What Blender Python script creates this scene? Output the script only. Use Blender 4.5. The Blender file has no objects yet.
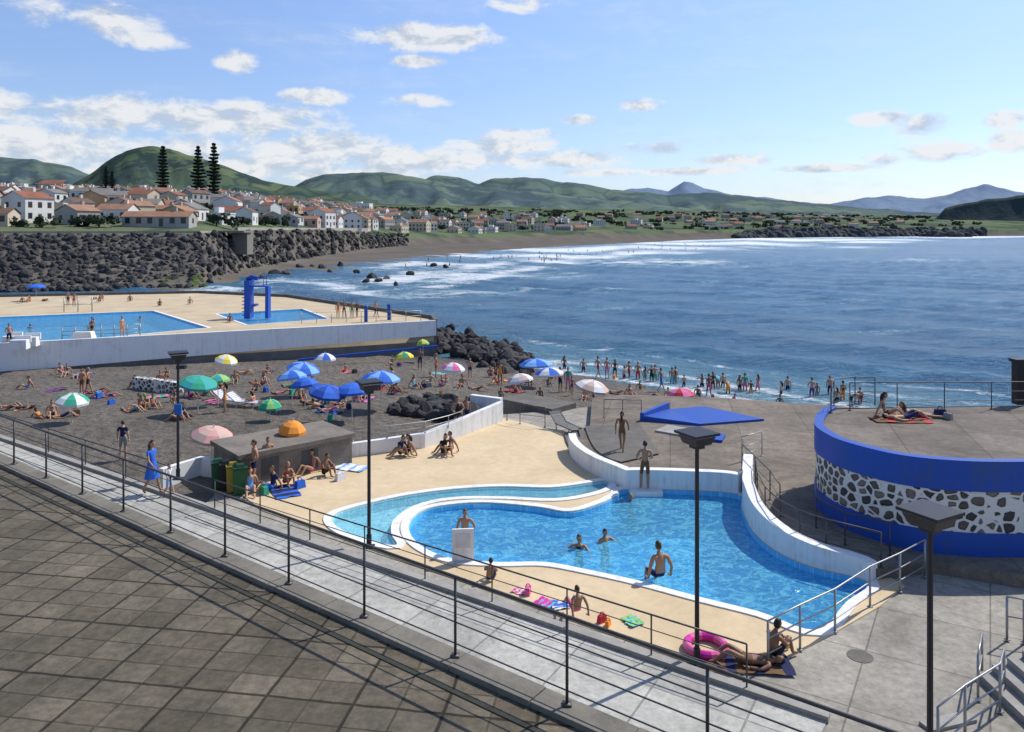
import bpy, math, random
import numpy as np
from mathutils import Vector, Matrix, noise
random.seed(7); np.random.seed(7)
C=9.5; F=780.; CX=512.; HV=229.
def P(u,v,z=0.):
    y=(C-z)*F/(v-HV); return Vector(((u-CX)*y/F,y,z))
def XY(p): return (p[0],p[1])
SC=bpy.context.scene
# ------------------------------------------------------------ node helpers
def nmath(nt,op,a,b=None,c=None,clamp=False):
    n=nt.nodes.new('ShaderNodeMath'); n.operation=op; n.use_clamp=clamp
    for i,x in enumerate((a,b,c)):
        if x is None: continue
        if isinstance(x,(int,float)): n.inputs[i].default_value=x
        else: nt.links.new(x,n.inputs[i])
    return n.outputs[0]
def nmix(nt,f,a,b,bt='MIX'):
    n=nt.nodes.new('ShaderNodeMix'); n.data_type='RGBA'; n.blend_type=bt
    for i,x in ((0,f),(6,a),(7,b)):
        if isinstance(x,(int,float)): n.inputs[i].default_value=x
        elif isinstance(x,tuple): n.inputs[i].default_value=(*x,1) if len(x)==3 else x
        else: nt.links.new(x,n.inputs[i])
    return n.outputs[2]
def nnoise(nt,vec,scale,detail=4,rough=.55,dist=0):
    n=nt.nodes.new('ShaderNodeTexNoise'); n.inputs['Scale'].default_value=scale
    n.inputs['Detail'].default_value=detail; n.inputs['Roughness'].default_value=rough
    n.inputs['Distortion'].default_value=dist
    if vec is not None: nt.links.new(vec,n.inputs['Vector'])
    return n.outputs[0]
def nramp(nt,f,stops):
    n=nt.nodes.new('ShaderNodeValToRGB'); nt.links.new(f,n.inputs[0])
    e=n.color_ramp.elements
    while len(e)<len(stops): e.new(.5)
    for k,(p,c) in enumerate(stops):
        e[k].position=p; e[k].color=(*c,1) if len(c)==3 else c
    return n.outputs[0]
def nstep(nt,x,a,b):
    n=nt.nodes.new('ShaderNodeMapRange'); n.interpolation_type='SMOOTHSTEP'
    nt.links.new(x,n.inputs[0]); n.inputs[1].default_value=a; n.inputs[2].default_value=b
    return n.outputs[0]
def nscale(nt,vec,s,rot=(0,0,0)):
    n=nt.nodes.new('ShaderNodeMapping'); n.inputs['Scale'].default_value=s; n.inputs['Rotation'].default_value=rot
    nt.links.new(vec,n.inputs[0]); return n.outputs[0]
def newmat(name):
    m=bpy.data.materials.new(name); m.use_nodes=True; nt=m.node_tree
    b=nt.nodes['Principled BSDF']; g=nt.nodes.new('ShaderNodeNewGeometry')
    return m,nt,b,g.outputs['Position']
def nbump(nt,b,h,strength=.3,dist=.02):
    n=nt.nodes.new('ShaderNodeBump'); n.inputs['Strength'].default_value=strength; n.inputs['Distance'].default_value=dist
    nt.links.new(h,n.inputs['Height']); nt.links.new(n.outputs[0],b.inputs['Normal'])
def dark(c,k): return tuple(x*k for x in c)
_mc={}
def M(name,col,rough=.7,var=.2,scale=2.,bump=0,bscale=15,metal=0,spec=.3,bd=.02):
    if name in _mc: return _mc[name]
    m,nt,b,pos=newmat(name)
    n=nnoise(nt,pos,scale,6,.6); n2=nnoise(nt,pos,scale*7,3,.6)
    f=nmath(nt,'ADD',nmath(nt,'MULTIPLY',n,.7),nmath(nt,'MULTIPLY',n2,.3))
    c=nramp(nt,f,[(.3,dark(col,1-var)),(.7,dark(col,1+var))])
    nt.links.new(c,b.inputs['Base Color'])
    b.inputs['Roughness'].default_value=rough; b.inputs['Metallic'].default_value=metal
    b.inputs['Specular IOR Level'].default_value=spec
    if bump: nbump(nt,b,nnoise(nt,pos,bscale,4,.6),bump,bd)
    _mc[name]=m; return m
def weathered(name,col,dirt,amt=.5,rough=.6):
    # paint with vertical rain streaks and blotches of grime
    m,nt,b,pos=newmat(name)
    st=nnoise(nt,nscale(nt,pos,(5,5,.35)),1.,5,.65); bl=nnoise(nt,pos,.9,7,.7)
    f=nmath(nt,'MULTIPLY',nstep(nt,nmath(nt,'ADD',nmath(nt,'MULTIPLY',st,.5),nmath(nt,'MULTIPLY',bl,.5)),.47,.66),amt)
    nt.links.new(nmix(nt,f,col,dirt),b.inputs['Base Color']); b.inputs['Roughness'].default_value=rough; b.inputs['Specular IOR Level'].default_value=.3
    nbump(nt,b,nnoise(nt,pos,14,4,.6),.12,.02); return m
# ------------------------------------------------------------ mesh builder
class MB:
    def __init__(s): s.v=[]; s.f=[]; s.m=[]
    def poly(s,pts,mi=0):
        n=len(s.v); s.v+= [tuple(p) for p in pts]; s.f.append(tuple(range(n,n+len(pts)))); s.m.append(mi)
    def box(s,c,size,mi=0,rot=0.,mat=None,taper=1.):
        n=len(s.v); hx,hy,hz=[a/2 for a in size]; cr,sr=math.cos(rot),math.sin(rot)
        for z in (-hz,hz):
            k=taper if z>0 else 1.
            for x,y in ((-hx,-hy),(hx,-hy),(hx,hy),(-hx,hy)):
                p=Vector((x*k,y*k,z))
                if mat is not None: p=mat@p
                else: p=Vector((p.x*cr-p.y*sr,p.x*sr+p.y*cr,p.z))
                s.v.append((c[0]+p.x,c[1]+p.y,c[2]+p.z))
        for q in ((3,2,1,0),(4,5,6,7),(0,1,5,4),(1,2,6,5),(2,3,7,6),(3,0,4,7)):
            s.f.append(tuple(n+i for i in q)); s.m.append(mi)
    def tube(s,pts,rad,sides=6,mi=0,cap=True,flat=1.):
        pts=[Vector(p) for p in pts]
        if not hasattr(rad,'__len__'): rad=[rad]*len(pts)
        n0=len(s.v)
        for i,p in enumerate(pts):
            d=(pts[min(i+1,len(pts)-1)]-pts[max(i-1,0)])
            d=d.normalized() if d.length>1e-9 else Vector((0,0,1))
            a=Vector((0,0,1)) if abs(d.z)<.9 else Vector((1,0,0))
            e1=d.cross(a).normalized(); e2=d.cross(e1)
            for k in range(sides):
                t=2*math.pi*k/sides
                q=p+e1*math.cos(t)*rad[i]+e2*math.sin(t)*rad[i]*flat
                s.v.append(tuple(q))
        for i in range(len(pts)-1):
            for k in range(sides):
                a=n0+i*sides+k; b=n0+i*sides+(k+1)%sides
                s.f.append((a,b,b+sides,a+sides)); s.m.append(mi)
        if cap:
            s.f.append(tuple(n0+k for k in range(sides))[::-1]); s.m.append(mi)
            e=n0+(len(pts)-1)*sides
            s.f.append(tuple(e+k for k in range(sides))); s.m.append(mi)
    def ball(s,c,r,mi=0,seg=8,rings=6,basis=None):
        n0=len(s.v); c=Vector(c)
        if not hasattr(r,'__len__'): r=(r,r,r)
        for i in range(rings+1):
            th=math.pi*i/rings
            for k in range(seg):
                ph=2*math.pi*k/seg
                q=Vector((r[0]*math.sin(th)*math.cos(ph),r[1]*math.sin(th)*math.sin(ph),r[2]*math.cos(th)))
                if basis is not None: q=basis@q
                s.v.append(tuple(c+q))
        for i in range(rings):
            for k in range(seg):
                a=n0+i*seg+k; b=n0+i*seg+(k+1)%seg
                s.f.append((a,a+seg,b+seg,b)); s.m.append(mi)
    def obj(s,name,mats,smooth=False,parent=None,loc=None):
        me=bpy.data.meshes.new(name); me.from_pydata(s.v,[],s.f)
        for m in mats: me.materials.append(m)
        me.polygons.foreach_set('material_index',s.m)
        if smooth: me.polygons.foreach_set('use_smooth',[True]*len(s.f))
        me.update(); o=bpy.data.objects.new(name,me); SC.collection.objects.link(o)
        if parent: o.parent=parent
        if loc is not None: o.location=loc
        return o
def smoothpoly(pts,n=6,closed=True):
    out=[]; N=len(pts)
    rng=range(N) if closed else range(N-1)
    for i in rng:
        if closed: p=[Vector(pts[(i+k)%N]) for k in (-1,0,1,2)]
        else: p=[Vector(pts[min(max(i+k,0),N-1)]) for k in (-1,0,1,2)]
        for j in range(n):
            t=j/n
            out.append(.5*((2*p[1])+(-p[0]+p[2])*t+(2*p[0]-5*p[1]+4*p[2]-p[3])*t*t+(-p[0]+3*p[1]-3*p[2]+p[3])*t**3))
    if not closed: out.append(Vector(pts[-1]))
    return out
def area2(p): return sum(p[i][0]*p[(i+1)%len(p)][1]-p[(i+1)%len(p)][0]*p[i][1] for i in range(len(p)))/2
def offset(pts,d,closed=True):
    out=[]; N=len(pts)
    for i in range(N):
        a=pts[(i-1)%N] if closed else pts[max(i-1,0)]; b=pts[(i+1)%N] if closed else pts[min(i+1,N-1)]
        t=Vector((b[0]-a[0],b[1]-a[1])); 
        if t.length<1e-9: t=Vector((1,0))
        t.normalize(); out.append(Vector((pts[i][0]-t.y*d,pts[i][1]+t.x*d,pts[i][2] if len(pts[i])>2 else 0)))
    return out
def slab(name,outline,holes,ztop,thick,mat):
    cu=bpy.data.curves.new(name,'CURVE'); cu.dimensions='2D'; cu.fill_mode='BOTH'
    for pl in [outline]+holes:
        sp=cu.splines.new('POLY'); sp.points.add(len(pl)-1); sp.use_cyclic_u=True
        for i,p in enumerate(pl): sp.points[i].co=(p[0],p[1],0,1)
    cu.extrude=thick/2
    o=bpy.data.objects.new(name,cu); SC.collection.objects.link(o)
    dg=bpy.context.evaluated_depsgraph_get(); me=bpy.data.meshes.new_from_object(o.evaluated_get(dg))
    bpy.data.objects.remove(o); bpy.data.curves.remove(cu)
    me.materials.clear(); me.materials.append(mat); me.name=name
    o=bpy.data.objects.new(name,me); SC.collection.objects.link(o); o.location=(0,0,ztop-thick/2)
    return o
def wallpath(mb,pts,thick,z0,h,mi=0,closed=False):
    N=len(pts); a=pts; b=offset(pts,thick,closed)
    rng=range(N) if closed else range(N-1)
    zz0=z0 if hasattr(z0,'__call__') else (lambda p:z0); hh=h if hasattr(h,'__call__') else (lambda p:zz0(p)+h)
    for i in rng:
        j=(i+1)%N; A,B,Cc,D=a[i],a[j],b[j],b[i]
        lo=lambda p,q:(p[0],p[1],zz0(q)); hi=lambda p,q:(p[0],p[1],hh(q))
        mb.poly([lo(A,A),lo(B,B),hi(B,B),hi(A,A)],mi)
        mb.poly([lo(Cc,B),lo(D,A),hi(D,A),hi(Cc,B)],mi)
        mb.poly([hi(A,A),hi(B,B),hi(Cc,B),hi(D,A)],mi)
    if not closed:
        for i,r in ((0,1),(N-1,0)):
            A,D=a[i],b[i]
            mb.poly([(A[0],A[1],zz0(A)),(D[0],D[1],zz0(A)),(D[0],D[1],hh(A)),(A[0],A[1],hh(A))],mi)
def interp(x,xs,ys): return float(np.interp(x,xs,ys))
# ------------------------------------------------------------ camera / light / world
cam=bpy.data.cameras.new('camera'); co=bpy.data.objects.new('camera',cam); SC.collection.objects.link(co)
co.location=(0,0,C); co.rotation_euler=(math.radians(90),0,0)
cam.sensor_width=36; cam.lens=36*F/1024; cam.shift_y=-(366-HV)/1024; cam.clip_end=40000; cam.clip_start=.2
SC.camera=co
AZ=math.radians(55); EL=math.radians(47)
sd=Vector((math.sin(AZ)*math.cos(EL),math.cos(AZ)*math.cos(EL),math.sin(EL)))
sun=bpy.data.lights.new('sun','SUN'); sun.energy=4.8; sun.angle=math.radians(.5); sun.color=(1,.95,.87)
so=bpy.data.objects.new('sun',sun); SC.collection.objects.link(so); so.rotation_euler=sd.to_track_quat('Z','Y').to_euler(); so.location=(0,0,60)
SC.view_settings.view_transform='Standard'; SC.view_settings.look='None'; SC.view_settings.exposure=0
w=bpy.data.worlds.new('World'); SC.world=w; w.use_nodes=True; nt=w.node_tree; nt.nodes.clear()
out=nt.nodes.new('ShaderNodeOutputWorld'); bg=nt.nodes.new('ShaderNodeBackground'); bg2=nt.nodes.new('ShaderNodeBackground')
sky=nt.nodes.new('ShaderNodeTexSky'); sky.sky_type='NISHITA'; sky.sun_disc=False; sky.sun_elevation=EL; sky.sun_rotation=AZ
sky.air_density=1.0; sky.dust_density=.4; sky.ozone_density=2.
tc=nt.nodes.new('ShaderNodeTexCoord'); sep=nt.nodes.new('ShaderNodeSeparateXYZ'); nt.links.new(tc.outputs['Generated'],sep.inputs[0])
dx,dy,dz=sep.outputs
tint=nramp(nt,dz,[(0.,(.66,.68,.85)),(.08,(.78,.81,.99)),(.3,(1.0,1.02,1.18)),(1.,(1.,1.04,1.18))])
nt.links.new(nmix(nt,1.,sky.outputs[0],tint,'MULTIPLY'),bg.inputs[0]); bg.inputs[1].default_value=.148
az=nmath(nt,'ARCTAN2',dx,dy); el=nmath(nt,'ARCSINE',dz)
clouds=[(50,112,120,20),(160,118,120,22),(255,122,100,22),(310,148,100,22),(30,145,140,26),(160,155,160,24),(260,165,120,18),(390,160,95,18),(60,175,140,14),(340,175,120,12),
(500,146,66,15),(480,160,95,12),(565,160,85,10),(525,134,42,8),(105,20,85,18),(145,38,55,11),(235,62,26,15),(420,36,84,15),(320,97,48,9),(412,100,46,8),
(418,62,28,7),(515,4,34,9),(640,105,36,9),(650,150,38,9),(580,120,28,6),(880,118,32,8),(925,126,36,14),(938,152,50,14),(1005,120,32,9),(730,160,38,7),
(885,160,28,9),(1012,140,30,13),(762,160,18,9),(830,168,80,5),(650,172,120,5),(-60,60,60,20),(1150,90,80,22),(1250,60,60,20),(-180,100,120,40)]
field=None
for (u,v,ru,rv) in clouds:
    X=(u-512)/F; Z=(229-v)/F; a0=math.atan(X); e0=math.asin(Z/math.sqrt(1+X*X+Z*Z)); k=1/math.sqrt(1+X*X)
    ta=nmath(nt,'DIVIDE',nmath(nt,'SUBTRACT',az,a0),ru/F*k*k); te=nmath(nt,'DIVIDE',nmath(nt,'SUBTRACT',el,e0),rv/F*k)
    q=nmath(nt,'SUBTRACT',1.,nmath(nt,'ADD',nmath(nt,'MULTIPLY',ta,ta),nmath(nt,'MULTIPLY',te,te)))
    field=q if field is None else nmath(nt,'MAXIMUM',field,q)
field=nmath(nt,'MAXIMUM',field,-1.)
gen=tc.outputs['Generated']
def cnoise(off):
    mp=nt.nodes.new('ShaderNodeMapping'); mp.inputs['Scale'].default_value=(1,1,2.0); mp.inputs['Location'].default_value=off; nt.links.new(gen,mp.inputs[0])
    return nnoise(nt,mp.outputs[0],15,9,.62,.25)
cn=cnoise((0,0,0)); cns=cnoise((.008,.006,.022))
den=nmath(nt,'ADD',nmath(nt,'MULTIPLY',field,.85),nmath(nt,'MULTIPLY',nmath(nt,'SUBTRACT',cn,.5),3.6))
den=nstep(nt,den,-.05,.85)
wisp=nmath(nt,'MULTIPLY',nstep(nt,nnoise(nt,nscale(nt,gen,(1,1,5)),4,8,.68),.45,.85),.38)
den=nmath(nt,'MAXIMUM',nmath(nt,'MULTIPLY',den,.90),wisp)
# cloud tops toward the sun are whiter than the bases
sh=nmath(nt,'ADD',nmath(nt,'MULTIPLY',nmath(nt,'SUBTRACT',cn,cns),3.2),.62)
ccol=nramp(nt,sh,[(.30,(.58,.65,.75)),(.75,(.93,.94,.95))])
nt.links.new(ccol,bg2.inputs[0]); bg2.inputs[1].default_value=.93
mx=nt.nodes.new('ShaderNodeMixShader'); nt.links.new(den,mx.inputs[0]); nt.links.new(bg.outputs[0],mx.inputs[1]); nt.links.new(bg2.outputs[0],mx.inputs[2])
nt.links.new(mx.outputs[0],out.inputs[0])
# ------------------------------------------------------------ materials
concrete=M('concrete',(.30,.29,.265),.9,.28,.9,.35,25)
concrete_d=M('dark_concrete',(.13,.12,.105),.9,.35,1.1,.4,20)
white=weathered('white_paint',(.76,.76,.74),(.42,.40,.36),.55)
blue=weathered('blue_paint',(.014,.075,.38),(.04,.09,.22),.7,.5)
beige=None
metal=M('rail_metal',(.09,.085,.08),.5,.3,6,0,0,.6)
metal_l=M('light_rail_metal',(.35,.35,.34),.45,.2,6,0,0,.7)
steel_d=M('lamp_dark_metal',(.035,.035,.04),.45,.2,5,0,0,.4)
m,nt,b,pos=newmat('beige_coating')
n=nnoise(nt,pos,.4,8,.7,.5); n2=nnoise(nt,pos,3,6,.7)
c=nramp(nt,n,[(.3,(.53,.405,.24)),(.7,(.66,.52,.325))]); c=nmix(nt,1.,c,nramp(nt,n2,[(.3,(.9,.89,.87)),(.7,(1.06,1.06,1.06))]),'MULTIPLY')
c=nmix(nt,nmath(nt,'MULTIPLY',nstep(nt,nnoise(nt,pos,1.1,7,.75,.8),.60,.74),.4),c,(.33,.25,.16))
nt.links.new(c,b.inputs['Base Color']); b.inputs['Roughness'].default_value=.85; nbump(nt,b,nnoise(nt,pos,50,4),.2,.01); beige=m
def jointed(name,col,sz,rot,var=.25,mort=.02,jd=.55):
    m,nt,b,pos=newmat(name)
    br=nt.nodes.new('ShaderNodeTexBrick'); nt.links.new(nscale(nt,pos,(1,1,1),(0,0,rot)),br.inputs['Vector'])
    br.offset=0; br.inputs['Scale'].default_value=1; br.inputs['Brick Width'].default_value=sz; br.inputs['Row Height'].default_value=sz
    br.inputs['Mortar Size'].default_value=mort; br.inputs['Mortar Smooth'].default_value=.3; br.inputs['Bias'].default_value=0
    br.inputs['Color1'].default_value=(*dark(col,.88),1); br.inputs['Color2'].default_value=(*dark(col,1.1),1); br.inputs['Mortar'].default_value=(*dark(col,jd),1)
    n=nnoise(nt,pos,.45,8,.7,.5); n2=nnoise(nt,pos,5,6,.75); n3=nnoise(nt,pos,1.3,7,.75,1.)
    c=nmix(nt,1.,br.outputs[0],nramp(nt,n,[(.3,(1-var,)*3),(.7,(1+var,)*3)]),'MULTIPLY')
    c=nmix(nt,1.,c,nramp(nt,n2,[(.3,(.70,.70,.68)),(.7,(1.22,1.22,1.2))]),'MULTIPLY')
    c=nmix(nt,nmath(nt,'MULTIPLY',nstep(nt,n3,.54,.72),.55),c,dark(col,.4))
    nt.links.new(c,b.inputs['Base Color']); b.inputs['Roughness'].default_value=.9; b.inputs['Specular IOR Level'].default_value=.25
    h=nmath(nt,'ADD',nmath(nt,'MULTIPLY',nnoise(nt,pos,30,4),.4),nmath(nt,'MULTIPLY',br.outputs['Fac'],-1.))
    nbump(nt,b,h,.5,.015); return m
plaza_j=jointed('plaza_slabs',(.31,.285,.245),2.4,.55,.35)
walk_j=jointed('walkway_slabs',(.40,.39,.355),1.9,math.atan2(9.1,15.3),.22,.025,.6)
m,nt,b,pos=newmat('terrace_pavers')
rp=nscale(nt,pos,(1,1,1),(0,0,math.radians(9)))
def brick(vec,w_,h_,mo,c1,c2,mc,off=0):
    br=nt.nodes.new('ShaderNodeTexBrick'); nt.links.new(vec,br.inputs['Vector']); br.offset=off
    br.inputs['Scale'].default_value=1; br.inputs['Brick Width'].default_value=w_; br.inputs['Row Height'].default_value=h_
    br.inputs['Mortar Size'].default_value=mo; br.inputs['Mortar Smooth'].default_value=.2; br.inputs['Bias'].default_value=0
    for k,c in (('Color1',c1),('Color2',c2),('Mortar',mc)): br.inputs[k].default_value=(*c,1)
    return br
wob=nt.nodes.new('ShaderNodeTexNoise'); wob.inputs['Scale'].default_value=3; nt.links.new(pos,wob.inputs['Vector'])
va=nt.nodes.new('ShaderNodeVectorMath'); va.operation='MULTIPLY_ADD'; nt.links.new(wob.outputs['Color'],va.inputs[0]); va.inputs[1].default_value=(.035,.035,0); nt.links.new(rp,va.inputs[2]); rp=va.outputs[0]
b1=brick(rp,.52,.40,.014,(.088,.075,.056),(.135,.117,.092),(.06,.052,.038)); b2=brick(rp,1.04,1.2,.024,(1,1,1),(1,1,1),(.45,.43,.38))
c=nmix(nt,1.,b1.outputs[0],b2.outputs[0],'MULTIPLY')
n=nnoise(nt,pos,.8,7,.7); n2=nnoise(nt,pos,9,5,.7)
c=nmix(nt,1.,c,nramp(nt,n,[(.3,(.66,.65,.61)),(.7,(1.4,1.35,1.25))]),'MULTIPLY')
c=nmix(nt,1.,c,nramp(nt,n2,[(.3,(.65,.65,.65)),(.75,(1.35,1.34,1.28))]),'MULTIPLY')
c=nmix(nt,nmath(nt,'MULTIPLY',nstep(nt,nnoise(nt,pos,2.3,7,.75),.56,.72),.5),c,(.05,.05,.032))
nt.links.new(c,b.inputs['Base Color']); b.inputs['Roughness'].default_value=.85; b.inputs['Specular IOR Level'].default_value=.3
h=nmath(nt,'SUBTRACT',nmath(nt,'MULTIPLY',nnoise(nt,pos,25,5,.7),.6),nmath(nt,'ADD',b1.outputs['Fac'],b2.outputs['Fac']))
nbump(nt,b,h,.6,.015); pavers=m
m,nt,b,pos=newmat('dark_sand')
n=nnoise(nt,pos,.25,6,.6); n2=nnoise(nt,pos,3.2,7,.8) 
c=nramp(nt,n,[(.3,(.115,.097,.078)),(.7,(.185,.158,.127))])
c=nmix(nt,1.,c,nramp(nt,n2,[(.32,(.5,.5,.5)),(.68,(1.4,1.4,1.38))]),'MULTIPLY')
at=nt.nodes.new('ShaderNodeAttribute'); at.attribute_name='wet'
c=nmix(nt,at.outputs['Fac'],c,(.035,.032,.03)); nt.links.new(c,b.inputs['Base Color'])
nt.links.new(nmath(nt,'SUBTRACT',.95,nmath(nt,'MULTIPLY',at.outputs['Fac'],.55)),b.inputs['Roughness'])
vo=nt.nodes.new('ShaderNodeTexVoronoi'); vo.inputs['Scale'].default_value=1.9; nt.links.new(pos,vo.inputs['Vector'])
nbump(nt,b,nmath(nt,'ADD',nmath(nt,'MULTIPLY',vo.outputs['Distance'],.9),nnoise(nt,pos,5,5,.7)),1.,.22); sand=m
def liner(name,c1,c2):
    m,nt,b,pos=newmat(name); br=nt.nodes.new('ShaderNodeTexBrick'); nt.links.new(pos,br.inputs['Vector']); br.offset=0
    br.inputs['Scale'].default_value=1; br.inputs['Brick Width'].default_value=.3; br.inputs['Row Height'].default_value=.3; br.inputs['Mortar Size'].default_value=.012
    for k,c in (('Color1',c1),('Color2',dark(c1,.9)),('Mortar',c2)): br.inputs[k].default_value=(*c,1)
    nt.links.new(br.outputs[0],b.inputs['Base Color']); b.inputs['Roughness'].default_value=.4; return m
linerm=liner('pool_tiles',(.11,.52,.85),(.28,.64,.88)); linerc=liner('shallow_pool_tiles',(.36,.70,.79),(.5,.77,.84))
def watermat(name,tint,body,bf,bump):
    m=bpy.data.materials.new(name); m.use_nodes=True; nt=m.node_tree; nt.nodes.clear()
    o=nt.nodes.new('ShaderNodeOutputMaterial'); g=nt.nodes.new('ShaderNodeNewGeometry'); pos=g.outputs['Position']
    tr=nt.nodes.new('ShaderNodeBsdfTransparent'); di=nt.nodes.new('ShaderNodeBsdfDiffuse'); gl=nt.nodes.new('ShaderNodeBsdfGlossy')
    gl.inputs['Roughness'].default_value=.04; tr.inputs[0].default_value=(*tint,1)
    wv=nnoise(nt,nscale(nt,pos,(1,1.3,1)),1.8,4,.55,1.2)
    rid=nmath(nt,'ABSOLUTE',nmath(nt,'SUBTRACT',wv,.5)); rf=nstep(nt,rid,.0,.075)
    c=nmix(nt,rf,tuple(min(1,x*1.6+.08) for x in body),body); nt.links.new(c,di.inputs[0])  # painted ripple light: paler diffuse colour along the noise ridges
    h=nmath(nt,'ADD',wv,nmath(nt,'MULTIPLY',nnoise(nt,pos,6,3,.6,.5),.3))
    bm=nt.nodes.new('ShaderNodeBump'); bm.inputs['Strength'].default_value=bump; bm.inputs['Distance'].default_value=.15; nt.links.new(h,bm.inputs['Height'])
    fr=nt.nodes.new('ShaderNodeFresnel'); fr.inputs[0].default_value=1.33
    for x in (gl,fr,di): nt.links.new(bm.outputs[0],x.inputs['Normal'])
    m1=nt.nodes.new('ShaderNodeMixShader'); m1.inputs[0].default_value=bf; nt.links.new(tr.outputs[0],m1.inputs[1]); nt.links.new(di.outputs[0],m1.inputs[2])
    m2=nt.nodes.new('ShaderNodeMixShader'); nt.links.new(fr.outputs[0],m2.inputs[0]); nt.links.new(m1.outputs[0],m2.inputs[1]); nt.links.new(gl.outputs[0],m2.inputs[2])
    nt.links.new(m2.outputs[0],o.inputs[0]); return m
poolwater=watermat('pool_water',(.60,.90,.99),(.10,.47,.80),.4,.6); shallow=watermat('shallow_water',(.8,.95,.98),(.30,.62,.77),.25,.3)
m,nt,b,pos=newmat('basalt_rock'); n=nnoise(nt,pos,.6,6,.7); n2=nnoise(nt,pos,5,4,.7)
c=nramp(nt,nmath(nt,'ADD',nmath(nt,'MULTIPLY',n,.6),nmath(nt,'MULTIPLY',n2,.4)),[(.32,(.016,.016,.018)),(.55,(.040,.038,.038)),(.75,(.10,.092,.084))])
nt.links.new(c,b.inputs['Base Color']); b.inputs['Roughness'].default_value=.85; nbump(nt,b,n2,.6,.2); rockm=m
mossrock=M('mossy_rock',(.06,.09,.018),.9,.5,.5,.5,3)
# ------------------------------------------------------------ layout polygons (site plan)
main=[P(u,v) for u,v in [(626,489),(690,490),(738,494),(742,508),(752,530),(775,550),(810,566),(868,582),(846,603),(816,631),(760,613),(700,598),(640,582),(590,571),(545,563),(500,563),(455,560),(425,549),(410,534),(412,519),(432,508),(480,503),(535,507),(570,512),(600,504),(616,496)]]
main=smoothpoly(main,5); 
chan=[P(u,v) for u,v in [(332,517),(350,509),(400,497),(450,490),(500,487),(550,488),(585,484),(605,481),(609,486),(592,493),(555,499),(500,497),(450,498),(415,506),(394,520),(391,534),(396,546),(365,540),(338,528)]]
chan=smoothpoly(chan,4)
if area2(main)<0: main=main[::-1]
if area2(chan)<0: chan=chan[::-1]
plaza=[P(195,512),P(228,482),P(350,462),P(352,448),P(500,414),P(560,410),P(620,402),P(720,406),P(830,414),Vector((45,31,0)),Vector((45,2,0)),Vector((0,2,0)),Vector((-9,17,0))]
slab('concrete_plaza',plaza,[main,chan],-.03,1.6,plaza_j)
deckp=[(228,484),(350,466),(353,452),(425,444),(503,418),(530,424),(577,438),(568,452),(574,462),(600,470),(690,476),(742,478),(762,520),(800,548),(872,566),(905,586),(880,606),(835,632),(775,664),(730,676),(600,630),(500,594),(400,559),(330,534),(262,510)]
deck=[P(u,v) for u,v in deckp]
slab('pool_deck',deck,[main,chan],0,.5,beige)
import bmesh as BM
def pool(name,pl,zw,depth,lm,wm):
    mb=MB(); inn=offset(pl,.004)
    wallpath(mb,[Vector((p.x,p.y,0)) for p in inn],.03,-depth,depth-.02,0,True); o=mb.obj(name+'_basin',[lm])
    sl=slab(name+'_floor',offset(pl,-.05),[],-depth,.1,lm); sl.parent=o
    wt=slab(name+'_water',offset(pl,.02),[],zw,.004,wm)
    me=wt.data; bm=BM.new(); bm.from_mesh(me); zs=[v.co.z for v in bm.verts]; zt=max(zs)
    BM.ops.delete(bm,geom=[v for v in bm.verts if v.co.z<zt-1e-4],context='VERTS'); bm.to_mesh(me); bm.free()
    mb=MB(); wallpath(mb,offset(pl,-.004),-.26,-.05,.085,0,True); mb.obj(name+'_coping',[white]); 
pool('swimming_pool',main,-.18,1.3,linerm,poolwater)
pool('paddling_channel',chan,-.09,.35,linerc,shallow)
# ------------------------------------------------------------ beach
def inpoly(x,y,pl):
    r=False; j=len(pl)-1
    for i in range(len(pl)):
        xi,yi=pl[i][0],pl[i][1]; xj,yj=pl[j][0],pl[j][1]
        if (yi>y)!=(yj>y) and x<(xj-xi)*(y-yi)/(yj-yi)+xi: r=not r
        j=i
    return r
def shore_d(x,y): return (x-9.8)*-.64+(y-60)*-.77
def beach_z(x,y):
    d=shore_d(x,y)+.9*math.sin(x*.35+y*.2)
    f=interp(d,[-10,0,14,26,60],[-4.5,-2.5,-1.2,-.15,.0]); g=interp(y,[36,44,60,74,82,110],[-.1,-.35,-1.3,-2.3,-2.9,-3.6])
    return min(f,g)+.12*noise.noise(Vector((x*.35,y*.35,0)))+.07*noise.noise(Vector((x*1.3,y*1.3,3)))
def PB(u,v,dh=0.):
    y=24.
    while y<130:
        x=(u-CX)*y/F
        if C-(v-HV)*y/F<=max(beach_z(x,y),-2.72)+dh: break
        y+=.15
    return Vector((x,y,max(beach_z(x,y),-2.9)))
nx,ny=270,176; mb=MB(); wet=[]
pin=offset(plaza,-.7 if area2(plaza)<0 else .7)
for j in range(ny):
    for i in range(nx):
        x=-90+i*.5; y=22+j*.5; z=beach_z(x,y)
        if y<48 and inpoly(x,y,pin): z=-2.4
        mb.v.append((x,y,z)); wet.append(1-min(max((z+2.5)/.5,0),1))
for j in range(ny-1):
    for i in range(nx-1):
        a=j*nx+i; mb.f.append((a,a+1,a+nx+1,a+nx)); mb.m.append(0)
bo=mb.obj('beach_sand',[sand],True); at=bo.data.attributes.new('wet','FLOAT','POINT'); at.data.foreach_set('value',wet)
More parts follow.
